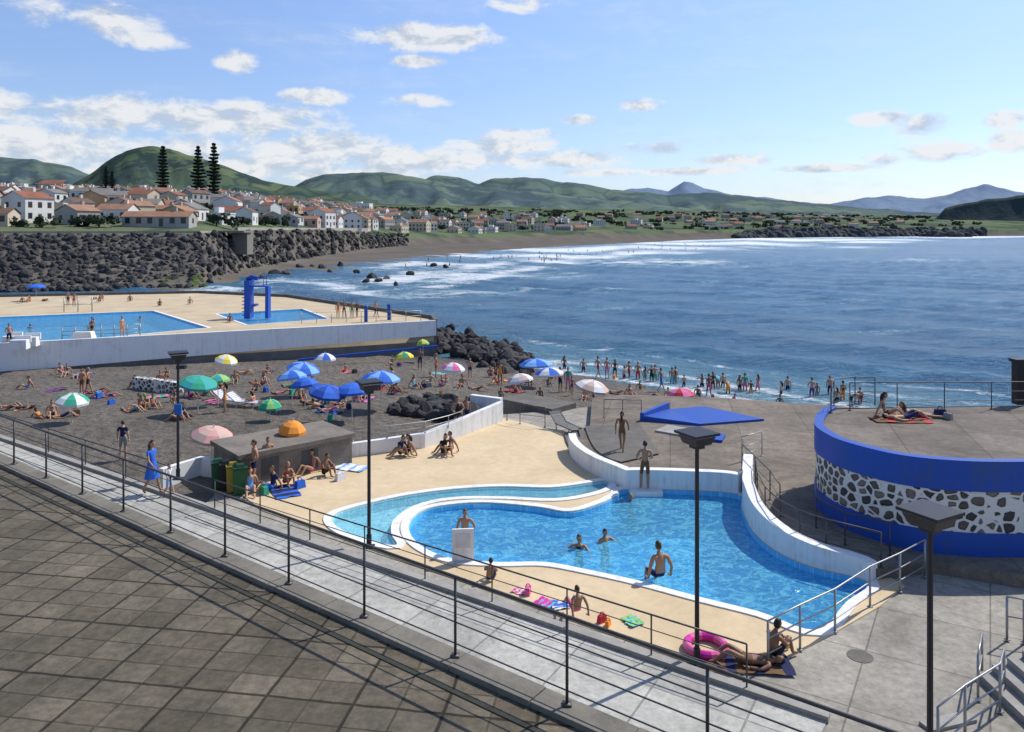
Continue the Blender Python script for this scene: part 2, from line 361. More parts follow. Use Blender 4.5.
# ------------------------------------------------------------ sea
def seagrid():
    us=np.arange(-420,1500,4.); vs=[230.02,230.1,230.3,230.6,231]+list(np.arange(231.5,300,.6))+list(np.arange(300,470,1.5))
    vs=np.array(vs); V=[];foam=[];shal=[]
    blobs=[(415,282,72,7,1.15),(455,271,80,6,1.05),(350,288,70,6,.8),(500,268,80,5,1.),(560,258,110,5,1.1),(610,250,140,5,1.15),(700,244,130,4,1.15),(780,240,110,3.2,1.1),(640,261,110,4,.9),
     (860,241,90,2.2,1.1),(960,237,100,1.6,1.1),(1010,233.5,70,1.2,1.),(300,281,80,5,.8),(225,289,70,6,.75),(480,256,80,3.5,.9),(420,263,70,3.5,.85),(380,269,50,3.5,.9),(900,235.5,90,1.3,.9),(430,294,110,4,.6),
     (540,249,80,2.8,1.),(520,277,90,4,.9),(690,251,100,2.5,.85),(800,247,110,2,.8),(700,266,150,2.4,.55),(560,290,110,2.2,.55),(880,260,130,1.8,.5),(200,298,80,5,.7),(860,300,130,2,.32),(620,308,120,2.5,.4),(950,330,120,3,.32),(760,283,140,2,.4),(470,303,70,2.5,.4)]
    for v in vs:
        for u in us:
            y=12*F/(v-HV); x=(u-CX)*y/F; d=shore_d(x,y); z=-2.5
            if y<500:
                a=min(1,max(0,(-d-2.5)/12)); k=min(1,(500-y)/200.)
                nn=noise.noise(Vector((x*.03,y*.03,0)))
                ph=-d*.40+4*nn; s=math.sin(ph); s=s*.5+.5; s=s**1.8*2-1
                z+=a*k*(.30*s+.22*noise.noise(Vector((x*.12,y*.3,1)))+.10*noise.noise(Vector((x*.5,y*.8,2))))
            f=0
            if v<340:
                wv=3*noise.noise(Vector((u*.02,v*.12,4)))
                for (bu,bv,ru,rv,s) in blobs:
                    q=1-((u-bu)/ru)**2-((v-bv-wv*rv*.25)/rv)**2
                    if q>0: f=max(f,s*q**.5)
                # break into successive surf lines (rolling breakers)
                rowp=5.2*math.log(max(v-229,.5))*4.2
                f*=.52+.62*(.5+.5*math.sin(rowp+5*noise.noise(Vector((u*.012,rowp*.05,7)))))
            nn=noise.noise(Vector((x*.06,y*.06,5)))
            if d>-12 and x>-6:
                f=max(f,1.05*max(0,1-abs(d+.2+1.2*nn)/1.6)); f=max(f,.9*max(0,1-abs(d+4.2+2.5*nn)/1.6)); f=max(f,.6*max(0,1-abs(d+2.0)/3))
                f=max(f,.6*max(0,1-abs(d+8.5+2.5*nn)/1.4))
            if -20<d<-9 and x>0: f=max(f,.5*max(0,1-abs(d+14+3*nn)/1.5))
            sh=max(0,1-abs(d)/22.)*(.8) if x>-8 else 0
            if v<340: sh=max(sh,min(.9,f*.8))
            V.append((x,y,z)); foam.append(f); shal.append(sh)
    n=len(us); mb=MB(); mb.v=V
    for j in range(len(vs)-1):
        for i in range(n-1):
            a=j*n+i; mb.f.append((a,a+n,a+n+1,a+1)); mb.m.append(0)
    m,nt,b,pos=newmat('sea_water')
    at=nt.nodes.new('ShaderNodeAttribute'); at.attribute_name='foam'; fo=at.outputs['Fac']
    at2=nt.nodes.new('ShaderNodeAttribute'); at2.attribute_name='shallow'
    n1=nnoise(nt,nscale(nt,pos,(.5,1.,1),(0,0,.4)),.20,8,.74,.8); n2=nnoise(nt,pos,1.6,5,.7,.8); n3=nnoise(nt,nscale(nt,pos,(.35,1,1),(0,0,.6)),.02,7,.65)
    nn=nmath(nt,'ADD',nmath(nt,'MULTIPLY',n1,.65),nmath(nt,'MULTIPLY',n2,.35))
    f=nmath(nt,'ADD',nmath(nt,'MULTIPLY',fo,.9),nmath(nt,'MULTIPLY',nmath(nt,'SUBTRACT',nn,.5),3.4)); f=nmath(nt,'MULTIPLY',nstep(nt,f,.34,.95),nstep(nt,fo,.0,.15))
    caps=nmath(nt,'MULTIPLY',nstep(nt,nnoise(nt,nscale(nt,pos,(.3,1,1),(0,0,.5)),.25,6,.7),.68,.75),.5); f=nmath(nt,'MAXIMUM',f,caps)
    n4=nnoise(nt,nscale(nt,pos,(.4,1,1),(0,0,.6)),.35,7,.72,.4)
    base=nramp(nt,nmath(nt,'ADD',nmath(nt,'MULTIPLY',n3,.5),nmath(nt,'MULTIPLY',n4,.5)),[(.36,(.016,.080,.165)),(.52,(.036,.145,.265)),(.66,(.085,.24,.37))])
    base=nmix(nt,at2.outputs['Fac'],base,(.085,.25,.31))
    nt.links.new(nmix(nt,f,base,(.80,.83,.85)),b.inputs['Base Color'])
    nt.links.new(nmath(nt,'ADD',nmath(nt,'MULTIPLY',f,.55),.24),b.inputs['Roughness']); b.inputs['IOR'].default_value=1.33; b.inputs['Specular IOR Level'].default_value=.35
    w1=nnoise(nt,nscale(nt,pos,(.5,1,1),(0,0,.6)),.35,6,.65,.3); w2=nnoise(nt,nscale(nt,pos,(.6,1,1),(0,0,.6)),1.6,6,.65,.3)
    nbump(nt,b,nmath(nt,'ADD',w1,nmath(nt,'MULTIPLY',w2,.4)),1.,2.)
    o=mb.obj('sea',[m],True); a=o.data.attributes.new('foam','FLOAT','POINT'); a.data.foreach_set('value',foam)
    a=o.data.attributes.new('shallow','FLOAT','POINT'); a.data.foreach_set('value',shal)
seagrid()
# ------------------------------------------------------------ far land
KU=[-150,0,200,270,330,400,480,560,640,760,860,980,1100]
KC=[140,148,160,205,235,285,400,520,670,1050,1180,1320,1500]
KB=[144,152,166,236,330,500,600,730,860,1080,1200,1340,1520]
KT=[165,172,190,262,360,530,640,770,900,1100,1215,1360,1550]
KZ=[8.3,8.3,8.3,9,9,6,5,6,7,8,9,9,9]
KV=[190,191,193,199,202,206,208,210,212,215,217,219,219]
def land_z(u,y):
    yc=interp(u,KU,KC); yb=interp(u,KU,KB); yt=interp(u,KU,KT); zt=interp(u,KU,KZ); v2=interp(u,KU,KV); z2=C+(229-v2)*2000/F
    if y<=yt: return interp(y,[yc-20,yc,yb,yt],[-7,-2.6,-1.2,zt])
    t=(y-yt)/(2000-yt)
    if t<=1: return zt+(z2-zt)*t**interp(u,[250,450],[.86,1.05])
    return z2*y/2000
mb=MB(); us=list(range(-150,1101,6)); NR=70; cols=[]
for u in us:
    yc=interp(u,KU,KC); yb=interp(u,KU,KB); yt=interp(u,KU,KT)
    ys=[yc-20,yc,(yc+yb)/2,yb]+[yb+(yt-yb)*k/4 for k in (1,2,3,4)]+[yt+(3400-yt)*(k/(NR-9))**2.2 for k in range(1,NR-7)]
    for y in ys:
        z=land_z(u,y)
        if y>yt+40: z+=noise.noise(Vector((u*.02,y*.004,0)))*min(6,(y-yt)*.01)
        mb.v.append(((u-CX)*y/F,y,z))
        cols.append(1.0 if y<=yb+(yt-yb)*(.5 if u>330 else 1) else 0.)
L=len(ys)
for i in range(len(us)-1):
    for j in range(L-1):
        a=i*L+j; mb.f.append((a,a+L,a+L+1,a+1)); mb.m.append(0)
def fieldmat(name,g1,g2,g3,sc,dk,attr=False):
    m,nt,b,pos=newmat(name)
    vo=nt.nodes.new('ShaderNodeTexVoronoi'); vo.inputs['Scale'].default_value=sc; nt.links.new(nscale(nt,pos,(1,.6,.8),(0,0,.5)),vo.inputs['Vector'])
    s=nt.nodes.new('ShaderNodeSeparateColor'); nt.links.new(vo.outputs['Color'],s.inputs[0])
    c=nramp(nt,s.outputs[0],[(.1,g1),(.5,g2),(.9,g3)])
    tr=nstep(nt,nnoise(nt,pos,sc*.6,8,.7),.48,.57); c=nmix(nt,tr,c,dk)
    vo2=nt.nodes.new('ShaderNodeTexVoronoi'); vo2.feature='DISTANCE_TO_EDGE'; vo2.inputs['Scale'].default_value=sc; nt.links.new(nscale(nt,pos,(1,.6,.8),(0,0,.5)),vo2.inputs['Vector'])
    hd=nmath(nt,'SUBTRACT',1.,nstep(nt,vo2.outputs['Distance'],.0,.07)); c=nmix(nt,nmath(nt,'MULTIPLY',hd,.8),c,dk)
    if attr:
        at=nt.nodes.new('ShaderNodeAttribute'); at.attribute_name='sandy'
        sc_=nramp(nt,nnoise(nt,pos,.05,5),[(.3,(.10,.088,.075)),(.7,(.15,.132,.11))]); c=nmix(nt,at.outputs['Fac'],c,sc_)
    nt.links.new(c,b.inputs['Base Color']); b.inputs['Roughness'].default_value=1; b.inputs['Specular IOR Level'].default_value=.05
    nbump(nt,b,nnoise(nt,pos,sc*4,6,.7),.6,.25/sc*.2); return m
lm=fieldmat('coastal_land',(.085,.125,.06),(.11,.15,.072),(.14,.145,.085),.014,(.045,.07,.045),attr=True)
lo=mb.obj('ground',[lm],True); a=lo.data.attributes.new('sandy','FLOAT','POINT'); a.data.foreach_set('value',cols)
def hill(prof,D,depth,mat,vb,name='hill',seed=0):
    us=list(range(int(prof[0][0]),int(prof[-1][0])+1,4)); R=26; mb=MB()
    for u in us:
        vt=interp(u,[p[0] for p in prof],[p[1] for p in prof])
        vt+=noise.fractal(Vector((u*.05,seed,0)),.8,2.,4)*1.3
        zt=C+(229-vt)*D/F; zb=C+(229-vb)*(D-depth)/F-15
        for j in range(R+6):
            t=j/(R-1); y=D-depth*(1-t)
            if t<=1:
                s=t**1.25*(1-.25*math.sin(math.pi*t)); z=zb+(zt-zb)*s
                r=noise.fractal(Vector((u*.035,y*6./D,seed)),.9,2.1,5); z+=r*(zt-zb)*.22*math.sin(math.pi*min(t,1))
            else: z=zt-(zt-zb)*(t-1)*2.5
            mb.v.append(((u-CX)*y/F,y,z))
    L=R+6
    for i in range(len(us)-1):
        for j in range(L-1):
            a=i*L+j; mb.f.append((a,a+L,a+L+1,a+1)); mb.m.append(0)
    return mb.obj(name,[mat],True)
hm0=fieldmat('far_hill_hazed_blue',(.14,.20,.29),(.15,.21,.29),(.155,.215,.29),.002,(.12,.175,.27))  # distance haze baked into the hill colours: bluer and paler when farther
hm1=fieldmat('mid_hill_hazed_green',(.082,.122,.112),(.105,.15,.115),(.135,.17,.12),.0045,(.055,.088,.098))  # greens greyed toward blue, painted-in haze
hm2=fieldmat('near_hill_hazed_green',(.058,.088,.060),(.080,.118,.062),(.105,.135,.07),.007,(.030,.050,.048))  # least haze mixed into the colour
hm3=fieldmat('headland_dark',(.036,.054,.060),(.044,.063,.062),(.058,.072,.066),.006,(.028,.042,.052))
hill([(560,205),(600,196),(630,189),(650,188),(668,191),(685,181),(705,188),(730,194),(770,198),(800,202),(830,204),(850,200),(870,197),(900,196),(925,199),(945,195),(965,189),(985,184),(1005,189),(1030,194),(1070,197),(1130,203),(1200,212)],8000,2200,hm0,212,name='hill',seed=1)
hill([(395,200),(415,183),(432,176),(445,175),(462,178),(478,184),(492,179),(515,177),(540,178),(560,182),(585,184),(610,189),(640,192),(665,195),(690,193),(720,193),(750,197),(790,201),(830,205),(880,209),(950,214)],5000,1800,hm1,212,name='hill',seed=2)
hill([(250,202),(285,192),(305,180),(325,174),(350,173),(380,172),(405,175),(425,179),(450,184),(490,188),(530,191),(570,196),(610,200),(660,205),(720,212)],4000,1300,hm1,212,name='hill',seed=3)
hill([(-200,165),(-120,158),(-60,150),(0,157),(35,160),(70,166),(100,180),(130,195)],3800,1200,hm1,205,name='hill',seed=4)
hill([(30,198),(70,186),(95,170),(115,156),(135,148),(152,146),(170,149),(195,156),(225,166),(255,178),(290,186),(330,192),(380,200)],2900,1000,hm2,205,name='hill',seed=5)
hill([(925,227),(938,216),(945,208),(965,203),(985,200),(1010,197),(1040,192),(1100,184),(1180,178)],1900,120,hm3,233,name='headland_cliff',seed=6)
# ------------------------------------------------------------ rocks
def icos(sub):
    bm=BM.new(); BM.ops.create_icosphere(bm,subdivisions=sub,radius=1); v=np.array([x.co[:] for x in bm.verts]); f=np.array([[y.index for y in x.verts] for x in bm.faces]); bm.free(); return v,f
IV,IF=icos(2)
def rocks(name,items,mat):
    Vs=[];Fs=[];n=0
    for (p,r) in items:
        s=np.random.uniform(.65,1.25,3)*r; v=IV.copy()
        for _ in range(6):
            d=np.random.normal(size=3); d/=np.linalg.norm(d); h=np.random.uniform(.5,.85)
            k=v@d; ex=np.maximum(k-h,0); v=v-ex[:,None]*d
        v=v*s+np.random.normal(0,.03*r,v.shape)
        q=Matrix.Rotation(random.uniform(0,6.28),3,'Z')@Matrix.Rotation(random.uniform(-.6,.6),3,'X')
        v=v@np.array(q).T+np.array(p); Vs.append(v); Fs.append(IF+n); n+=len(v)
    V=np.concatenate(Vs); Fa=np.concatenate(Fs)
    me=bpy.data.meshes.new(name); me.from_pydata(V.tolist(),[],Fa.tolist()); me.materials.append(mat)
    o=bpy.data.objects.new(name,me); SC.collection.objects.link(o); return o
it=[]; moss=[]
u=-110.
while u<405:
    yb=interp(u,KU,KB)-5; yt=interp(u,KU,KT); zt=interp(u,KU,KZ); rr=1.0 if u<280 else 1.5
    st=1.3*rr; n=int((yt-yb)*1.15/st)+1
    for k in range(n):
        t=(k+random.random()*.7)/n; y=yb+(yt-yb)*t; uu=u+random.uniform(-4,4)
        z=-2.5+(zt+2.4)*max(0,(t-.1)/.9); p=((uu-CX)*y/F,y,z+random.uniform(-.2,.25)); r=rr*random.choice([random.uniform(.45,.9),random.uniform(.7,1.25)])
        if t<.22 and 150<uu<270 and random.random()<.6: moss.append((p,r*.9))
        else: it.append((p,r))
    u+=st*F/yb*.92
rocks('boulder_revetment',it,rockm); rocks('mossy_shore_rocks',moss,mossrock)
it=[]
for k in range(330):
    t=random.random(); e=random.gauss(0,1)
    u=436+t*95; v=335+t*27+e*5+4
    p=P(u,v,-2.3); it.append(((p.x,p.y,p.z+random.uniform(-.2,.5)*(1-t*.5)),random.uniform(.35,.85)))
for k in range(90):
    t=random.random(); a=P(230,357,-1.8); b_=P(440,342,-2.2); p=a.lerp(b_,t); it.append(((p.x,p.y-random.uniform(0,1.5),beach_z(p.x,p.y)+.15),random.uniform(.25,.7)))
for k in range(150):
    t=random.random(); a=Vector((-7,76,-2.4)); b_=Vector((-30,103,-2.6)); p=a.lerp(b_,t); it.append(((p.x+random.uniform(0,2.5),p.y+random.uniform(0,2.5),-2.3),random.uniform(.5,1.)))
for (uu,vv,r) in [(372,279,1.2),(379,281,.9),(386,280,1.1),(366,281,.7),(300,268,1.2),(312,267,1.),(322,268,.9),(340,266,1.),(275,274,1.4),(286,273,1.),(262,279,1.1),(330,272,.7),(410,274,.8),(356,272,.8),(396,285,.6),(434,266,.9),(446,267,.8)]:
    p=P(uu,vv,-2.4); it.append((tuple(p),r*1.3))
rocks('shore_rocks',it,rockm)
it=[]
for k in range(75):
    u=random.uniform(392,474); v=random.uniform(400,417)+(u-392)*.06; p=P(u,v,-.25)
    if inpoly(p.x,p.y,plaza): continue
    it.append(((p.x,p.y,p.z+random.uniform(-.05,.25)),random.uniform(.22,.6)))
rocks('lava_rock_outcrop',it,rockm)
it=[]
for k in range(420):
    t=random.random(); u=735+t*250; yb=interp(u,KU,KC); yt=interp(u,KU,KT)+10; s=random.random(); y=yb-5+(yt-yb)*s
    it.append((((u-CX)*y/F,y,-3+11*s*min(1,t*4+.2)),random.uniform(5,8)))
for k in range(60):
    t=random.random(); u=940+t*42; y=1150; it.append((((u-CX)*y/F,y+random.uniform(0,60),random.uniform(-3,3)*(1-t)),random.uniform(4,7)))
rocks('rocky_spit',it,M('far_cliff_rock',(.045,.05,.055),.95,.3,.05))
# ------------------------------------------------------------ terrace, walkway
T0=P(14,467,4.15); T1=P(567,711,4.15); tdir=(T1-T0).normalized(); tn=Vector((-tdir.y,tdir.x,0))
if tn.y<0: tn=-tn
ZT=4.15
def tp(s,o=0.,z=ZT): q=T0+tdir*s+tn*o; return Vector((q.x,q.y,z))
A,B=tp(-30,-.05),tp(24,-.05)
mb=MB(); mb.poly([A,B,Vector((B.x-14,B.y-14,ZT)),Vector((A.x-14,A.y-26,ZT))]); mb.obj('paved_terrace',[pavers])
mb=MB()
def obox(mb,s0,s1,o0,o1,z0,z1,mi=0):
    c=[tp(s0,o0),tp(s1,o0),tp(s1,o1),tp(s0,o1)]; n=len(mb.v)
    for z in (z0,z1):
        for p in c: mb.v.append((p.x,p.y,z))
    for q in ((3,2,1,0),(4,5,6,7),(0,1,5,4),(1,2,6,5),(2,3,7,6),(3,0,4,7)): mb.f.append(tuple(n+i for i in q)); mb.m.append(mi)
k=-30.
while k<24: obox(mb,k+.006,k+1.194,-.20+random.uniform(-.006,.006),.14+random.uniform(-.008,.008),ZT-.2,ZT+.07+random.uniform(-.006,.006)); k+=1.2
obox(mb,-30,24,-.04,.09,-.5,ZT-.2,0); obox(mb,-30,24,-.52,-.46,ZT-.02,ZT+.012,1)
mb.obj('terrace_kerb',[M('kerb_concrete',(.17,.155,.125),.9,.35,1.5,.4,20),M('drain_joint',(.04,.042,.03),.9,.4,3)])
def walk_z(x): return max(0.,1.2-(x+20.5)*1.1/24.5) if x<6.2 else 0.
wl=Vector((-40,42.9,0)); wr=Vector((6.2,15.2,0))
mb=MB(); N=24
for i in range(N):
    pts=[]
    for t in (i/N,(i+1)/N):
        f=wl.lerp(wr,t); 
        s=(f-T0).dot(tdir); n_=tp(s,.05); f.z=walk_z(f.x); n_.z=walk_z(f.x); pts.append((f,n_))
    (f0,n0),(f1,n1)=pts
    mb.poly([n0,n1,f1,f0]); mb.poly([f0,f1,Vector((f1.x,f1.y,-1)),Vector((f0.x,f0.y,-1))])
mb.obj('walkway',[walk_j])
mb=MB(); wp=[]
for i in range(41):
    p=wl.lerp(wr,i/40); wp.append(Vector((p.x,p.y,walk_z(p.x))))
wallpath(mb,wp,-.22,lambda p:walk_z(p[0])-.9,lambda p:walk_z(p[0])+.10); mb.obj('walkway_kerb',[concrete])
def PW(u,v):
    z=.6
    for _ in range(12): z=walk_z(P(u,v,z).x)
    return P(u,v,z)
def railing(pts,h=1.0,bars=(1.,.72,.44,.2),rp=.022,rb=.012,mat=metal,name='metal_railing',top=.02):
    mb=MB(); pts=[Vector(p) for p in pts]
    for p in pts: mb.tube([p-Vector((0,0,.05)),p+Vector((0,0,h))],rp,6); mb.box((p.x,p.y,p.z+.01),(.1,.1,.02))
    for b_ in bars:
        r=top if b_==max(bars) else rb
        mb.tube([p+Vector((0,0,h*b_)) for p in pts],r,6)
    return mb.obj(name,[mat],True)
lens=[]
for (u,v) in [(14,467),(567,711)]:
    q=P(u,v,ZT); lens.append((q-T0).dot(tdir))
step=(lens[-1]-lens[0])/9
railing([tp(k*step,.0,ZT+.07) for k in range(-10,14)],.98,(1.,.7,.43,.16),.019,.009)
wd=(wr-wl).normalized(); q0=wl+wd*((P(236,500,.8)-wl).dot(wd))
pts=[]
for k in range(0,12):
    p=q0+wd*(k*2.05); p+=Vector((-.5,-.85,0))*.12
    if p.x>6.: break
    pts.append(Vector((p.x,p.y,walk_z(p.x)+.02)))
railing(pts,.95,(1.,.66,.33),.02,.011)
pts=[]
for k in range(0,10):
    p=q0-wd*(k*2.4+2.2); p+=Vector((-.5,-.85,0))*.12; pts.append(Vector((p.x,p.y,walk_z(p.x)+.02)))
railing(pts,.95,(1.,.5),.02,.011)
# ------------------------------------------------------------ white curved walls and upper plaza
def near(pl,u,v,z=0):
    q=P(u,v,z); return min(range(len(pl)),key=lambda i:(pl[i]-q).length)
ia,ib=near(main,630,489),near(main,866,582)
def seg(pl,i,j):
    r=[];k=i
    while True:
        r.append(pl[k]); 
        if k==j: break
        k=(k+1)%len(pl)
    return r
s1=seg(main,ia,ib); s2=seg(main,ib,ia); edge=s1 if len(s1)<len(s2) else s2[::-1]
if (edge[0]-P(630,489)).length>1: edge=edge[::-1]
test=offset(edge,.3,False); sgn=1 if not inpoly(test[len(test)//2].x,test[len(test)//2].y,main) else -1
UZ=.3
i1=min(range(len(edge)),key=lambda i:(edge[i]-P(738,494)).length)
lead=[P(568,449),P(570,456),P(577,464),P(592,474),P(610,482)]
w1=smoothpoly(lead+[edge[0]],3,False)[:-1]+edge[:i1+1]
mb=MB(); wallpath(mb,offset(w1,.02*sgn,False),.32*sgn,-.1,.78); mb.obj('white_curved_wall',[white])
w2=edge[i1+1:]; mb=MB(); e2=offset(w2,.02*sgn,False)
e2=[P(741,480)+Vector((.1,0,0))]+e2
wallpath(mb,e2,.34*sgn,-.1,lambda p:interp(p[1],[20.5,22,26,30],[.42,.62,.95,1.0])); mb.obj('white_curved_wall',[white])
out_=offset(w1+w2,.3*sgn,False)
up=[Vector((p.x,p.y,0)) for p in out_]+[P(930,572),Vector((16,19.5,0)),Vector((45,19.5,0)),Vector((45,30.5,0)),P(826,411),P(720,403),P(622,400),P(592,404),P(590,432)]
slab('upper_plaza',up,[],UZ,.9,jointed('worn_concrete',(.185,.155,.125),3.1,.2,.4,.02,.6))
mb=MB()
for k in range(4):
    pa=[P(590+a,436+b_) for a,b_ in [(-26-0+k*7,-2),(-22+k*7,10),(-12+k*6,22),(4+k*5,31),(20+k*4,35)]]
    pa=smoothpoly(pa,4,False)
    z=.09*(k+1)+.005
    top=[(p.x,p.y,z) for p in pa]+[(P(660,462).x,P(660,462).y,z),(P(640,432).x,P(640,432).y,z)]
    mb.poly(top)
    for a,b_ in zip(pa[:-1],pa[1:]): mb.poly([(a.x,a.y,-.02),(b_.x,b_.y,-.02),(b_.x,b_.y,z),(a.x,a.y,z)])
mb.obj('curved_steps',[concrete_d])
mb=MB(); q=P(645,489); mb.box((q.x,q.y-.05,-.35),(1.2,.5,.7)); mb.obj('pool_step',[white])
# ------------------------------------------------------------ stage with blue wall and pebble band
H=2.9
st=[P(u,v,H) for u,v in [(830,408),(820,414),(816,426),(828,436),(850,445),(900,457),(960,463),(1024,464),(1100,462)]]
st=smoothpoly(st,6,False)
bandb=[(0,.95,1),(.95,2.12,0),(2.12,2.98,1)]
m,nt,b,pos=newmat('pebble_mosaic')
wv_=nt.nodes.new('ShaderNodeTexNoise'); wv_.inputs['Scale'].default_value=2.5; nt.links.new(pos,wv_.inputs['Vector'])
va=nt.nodes.new('ShaderNodeVectorMath'); va.operation='MULTIPLY_ADD'; nt.links.new(wv_.outputs['Color'],va.inputs[0]); va.inputs[1].default_value=(.15,.15,.15); nt.links.new(nscale(nt,pos,(1,1,1.25)),va.inputs[2])
vo=nt.nodes.new('ShaderNodeTexVoronoi'); vo.inputs['Scale'].default_value=3.0; vo.inputs['Randomness'].default_value=.8; nt.links.new(va.outputs[0],vo.inputs['Vector'])
ve=nt.nodes.new('ShaderNodeTexVoronoi'); ve.feature='DISTANCE_TO_EDGE'; ve.inputs['Scale'].default_value=3.0; ve.inputs['Randomness'].default_value=.8; nt.links.new(va.outputs[0],ve.inputs['Vector'])
dn=nmath(nt,'SUBTRACT',nmath(nt,'ADD',ve.outputs['Distance'],nmath(nt,'MULTIPLY',nmath(nt,'SUBTRACT',nnoise(nt,pos,8,3),.5),.08)),nmath(nt,'MULTIPLY',vo.outputs['Distance'],.24))
msk=nstep(nt,dn,.0,.035); sp=nt.nodes.new('ShaderNodeSeparateColor'); nt.links.new(vo.outputs['Color'],sp.inputs[0])
sc_=nramp(nt,sp.outputs[0],[(.2,(.05,.045,.042)),(.6,(.10,.085,.072)),(.9,(.20,.165,.13))])
sc_=nmix(nt,1.,sc_,nramp(nt,nnoise(nt,pos,12,5,.7),[(.3,(.6,.6,.6)),(.7,(1.35,1.35,1.35))]),'MULTIPLY')
nt.links.new(nmix(nt,msk,(.68,.67,.62),sc_),b.inputs['Base Color']); b.inputs['Roughness'].default_value=.7
nbump(nt,b,nstep(nt,dn,-.05,.15),.8,.08); peb=m
mb=MB(); sgs=1
tst=offset(st,.3,False); 
if (tst[20]-Vector((14,26,H))).length<(st[20]-Vector((14,26,H))).length: sgs=-1
out1=offset(st,.05*sgs,False)
for z0,z1,mi in bandb:
    pl=out1 if mi==1 else st
    for a,b_ in zip(pl[:-1],pl[1:]): mb.poly([(a.x,a.y,z0),(b_.x,b_.y,z0),(b_.x,b_.y,z1),(a.x,a.y,z1)],mi)
    if mi==1:
        for i in range(len(st)-1):
            for z in (z0,z1): mb.poly([(st[i].x,st[i].y,z),(st[i+1].x,st[i+1].y,z),(out1[i+1].x,out1[i+1].y,z),(out1[i].x,out1[i].y,z)],1)
topi=offset(st,-.25*sgs,False)
for i in range(len(st)-1):
    mb.poly([(st[i].x,st[i].y,2.98),(st[i+1].x,st[i+1].y,2.98),(topi[i+1].x,topi[i+1].y,2.98),(topi[i].x,topi[i].y,2.98)],1)
    mb.poly([(topi[i].x,topi[i].y,2.98),(topi[i+1].x,topi[i+1].y,2.98),(topi[i+1].x,topi[i+1].y,2.7),(topi[i].x,topi[i].y,2.7)],1)
mb.poly([(p.x,p.y,H-.01) for p in topi]+[(24,22,H-.01),(24,29.5,H-.01)],2)
bk=[Vector((st[0].x,st[0].y,0)),Vector((24,29.5,0))]
mb.poly([(bk[0].x,bk[0].y,0),(bk[1].x,bk[1].y,0),(bk[1].x,bk[1].y,H-.01),(bk[0].x,bk[0].y,H-.01)],2)
mb.obj('stage_platform',[peb,blue,jointed('stage_floor',(.17,.145,.12),2.2,.3,.35,.02,.6)])
railing([P(831,413,H),P(834,406,H),P(855,403,H),P(875,404,H)],1.,(1.,.66,.33),.02,.012)
railing([Vector((12.3+k*1.75,28.4+.05*k,H)) for k in range(0,8)],1.,(1.,.66,.33),.018,.010)
mb=MB(); q=P(1019,404,H); mb.box((q.x,q.y,H+.8),(.35,.35,1.6)); mb.box((q.x,q.y,H+1.65),(.5,.45,.12)); mb.obj('loudspeaker_column',[steel_d])
e3=offset(w2,.5*sgn,False)
railing([Vector((p.x,p.y,UZ)) for p in e3[::4]],.95,(1.,.6,.3),.02,.013,metal)
railing([P(742,470,UZ),P(755,484,UZ),P(770,500,UZ),P(780,516,UZ)],1.,(1.,.6,.3),.02,.013,metal)
railing([P(742,462,UZ),P(762,456,UZ)],1.,(1.,.6,.3),.02,.013,metal_l)
railing([P(816,500,0.3),P(816,528,.3),P(845,545,.3),P(890,556,.3)],.95,(1.,.6,.3),.018,.011,metal)
railing([P(768,668),P(800,650),P(835,632),P(870,607),P(900,592),P(925,577)],1.02,(1.,.62,.3),.028,.018,metal_l)
railing([P(938,760),P(965,736),P(1000,712),P(1004,695)],.95,(1.,.55,.25),.028,.018,metal_l)
railing([P(1007,640),P(1024,643),P(1100,650)],1.,(1.,.55),.028,.018,metal_l)
railing([P(978,700),P(982,675)],.9,(1.,.5),.025,.016,metal_l)
mb=MB()
q=P(1003,712)
for k in range(4): mb.box((q.x+1.5+k*.32,q.y+.0,.075*(k+1)-.03),(2.6,2.4,.15*(k+1)),0)
mb.obj('concrete_steps',[concrete])
mb=MB(); q=P(948,722); mb.box((q.x,q.y,.0),(1.1,.3,.07),0,.3); mb.obj('concrete_step_edge',[concrete])
for (u,v,r) in [(860,655,.28)]:
    mb=MB(); q=P(u,v); mb.tube([(q.x,q.y,-.028),(q.x,q.y,-.02)],r,16); mb.obj('manhole_cover',[concrete_d])
# ------------------------------------------------------------ street lamps
def lamp(p,h,w=.66,extra=False):
    mb=MB(); x,y,z=p
    mb.tube([(x,y,z),(x,y,z+h*.3),(x,y,z+h-.35)],[.055,.05,.045],8); mb.box((x,y,z+.015),(.3,.3,.03))
    mb.tube([(x,y,z),(x,y,z+.35)],.075,8)
    a=.5
    mb.box((x,y,z+h-.33),(w*.34,w*.34,.10),0,a); mb.box((x,y,z+h-.2),(w*.62,w*.62,.17),0,a,taper=1.3)
    mb.box((x,y,z+h-.10),(w*.76,w*.76,.03),1,a)
    mb.box((x,y,z+h-.05),(w,w,.055),0,a)
    if extra: mb.box((x+.05,y-.1,z+h*.55),(.24,.1,.36),2); mb.box((x+.12,y,z+h-.55),(.3,.2,.12),0)
    mb.obj('street_lamp',[steel_d,M('lamp_glass',(.6,.6,.55),.2,.05),M('blue_box',(.02,.12,.4))])
q=PW(178,479); lamp(q,4.45,.62,True)
q=PW(369,547); lamp(q,4.75,.62)
lamp(P(697,664),5.1,.7)
q=Vector(((930-CX)*12.6/F,12.6,0)); lamp(q,5.0,.72)
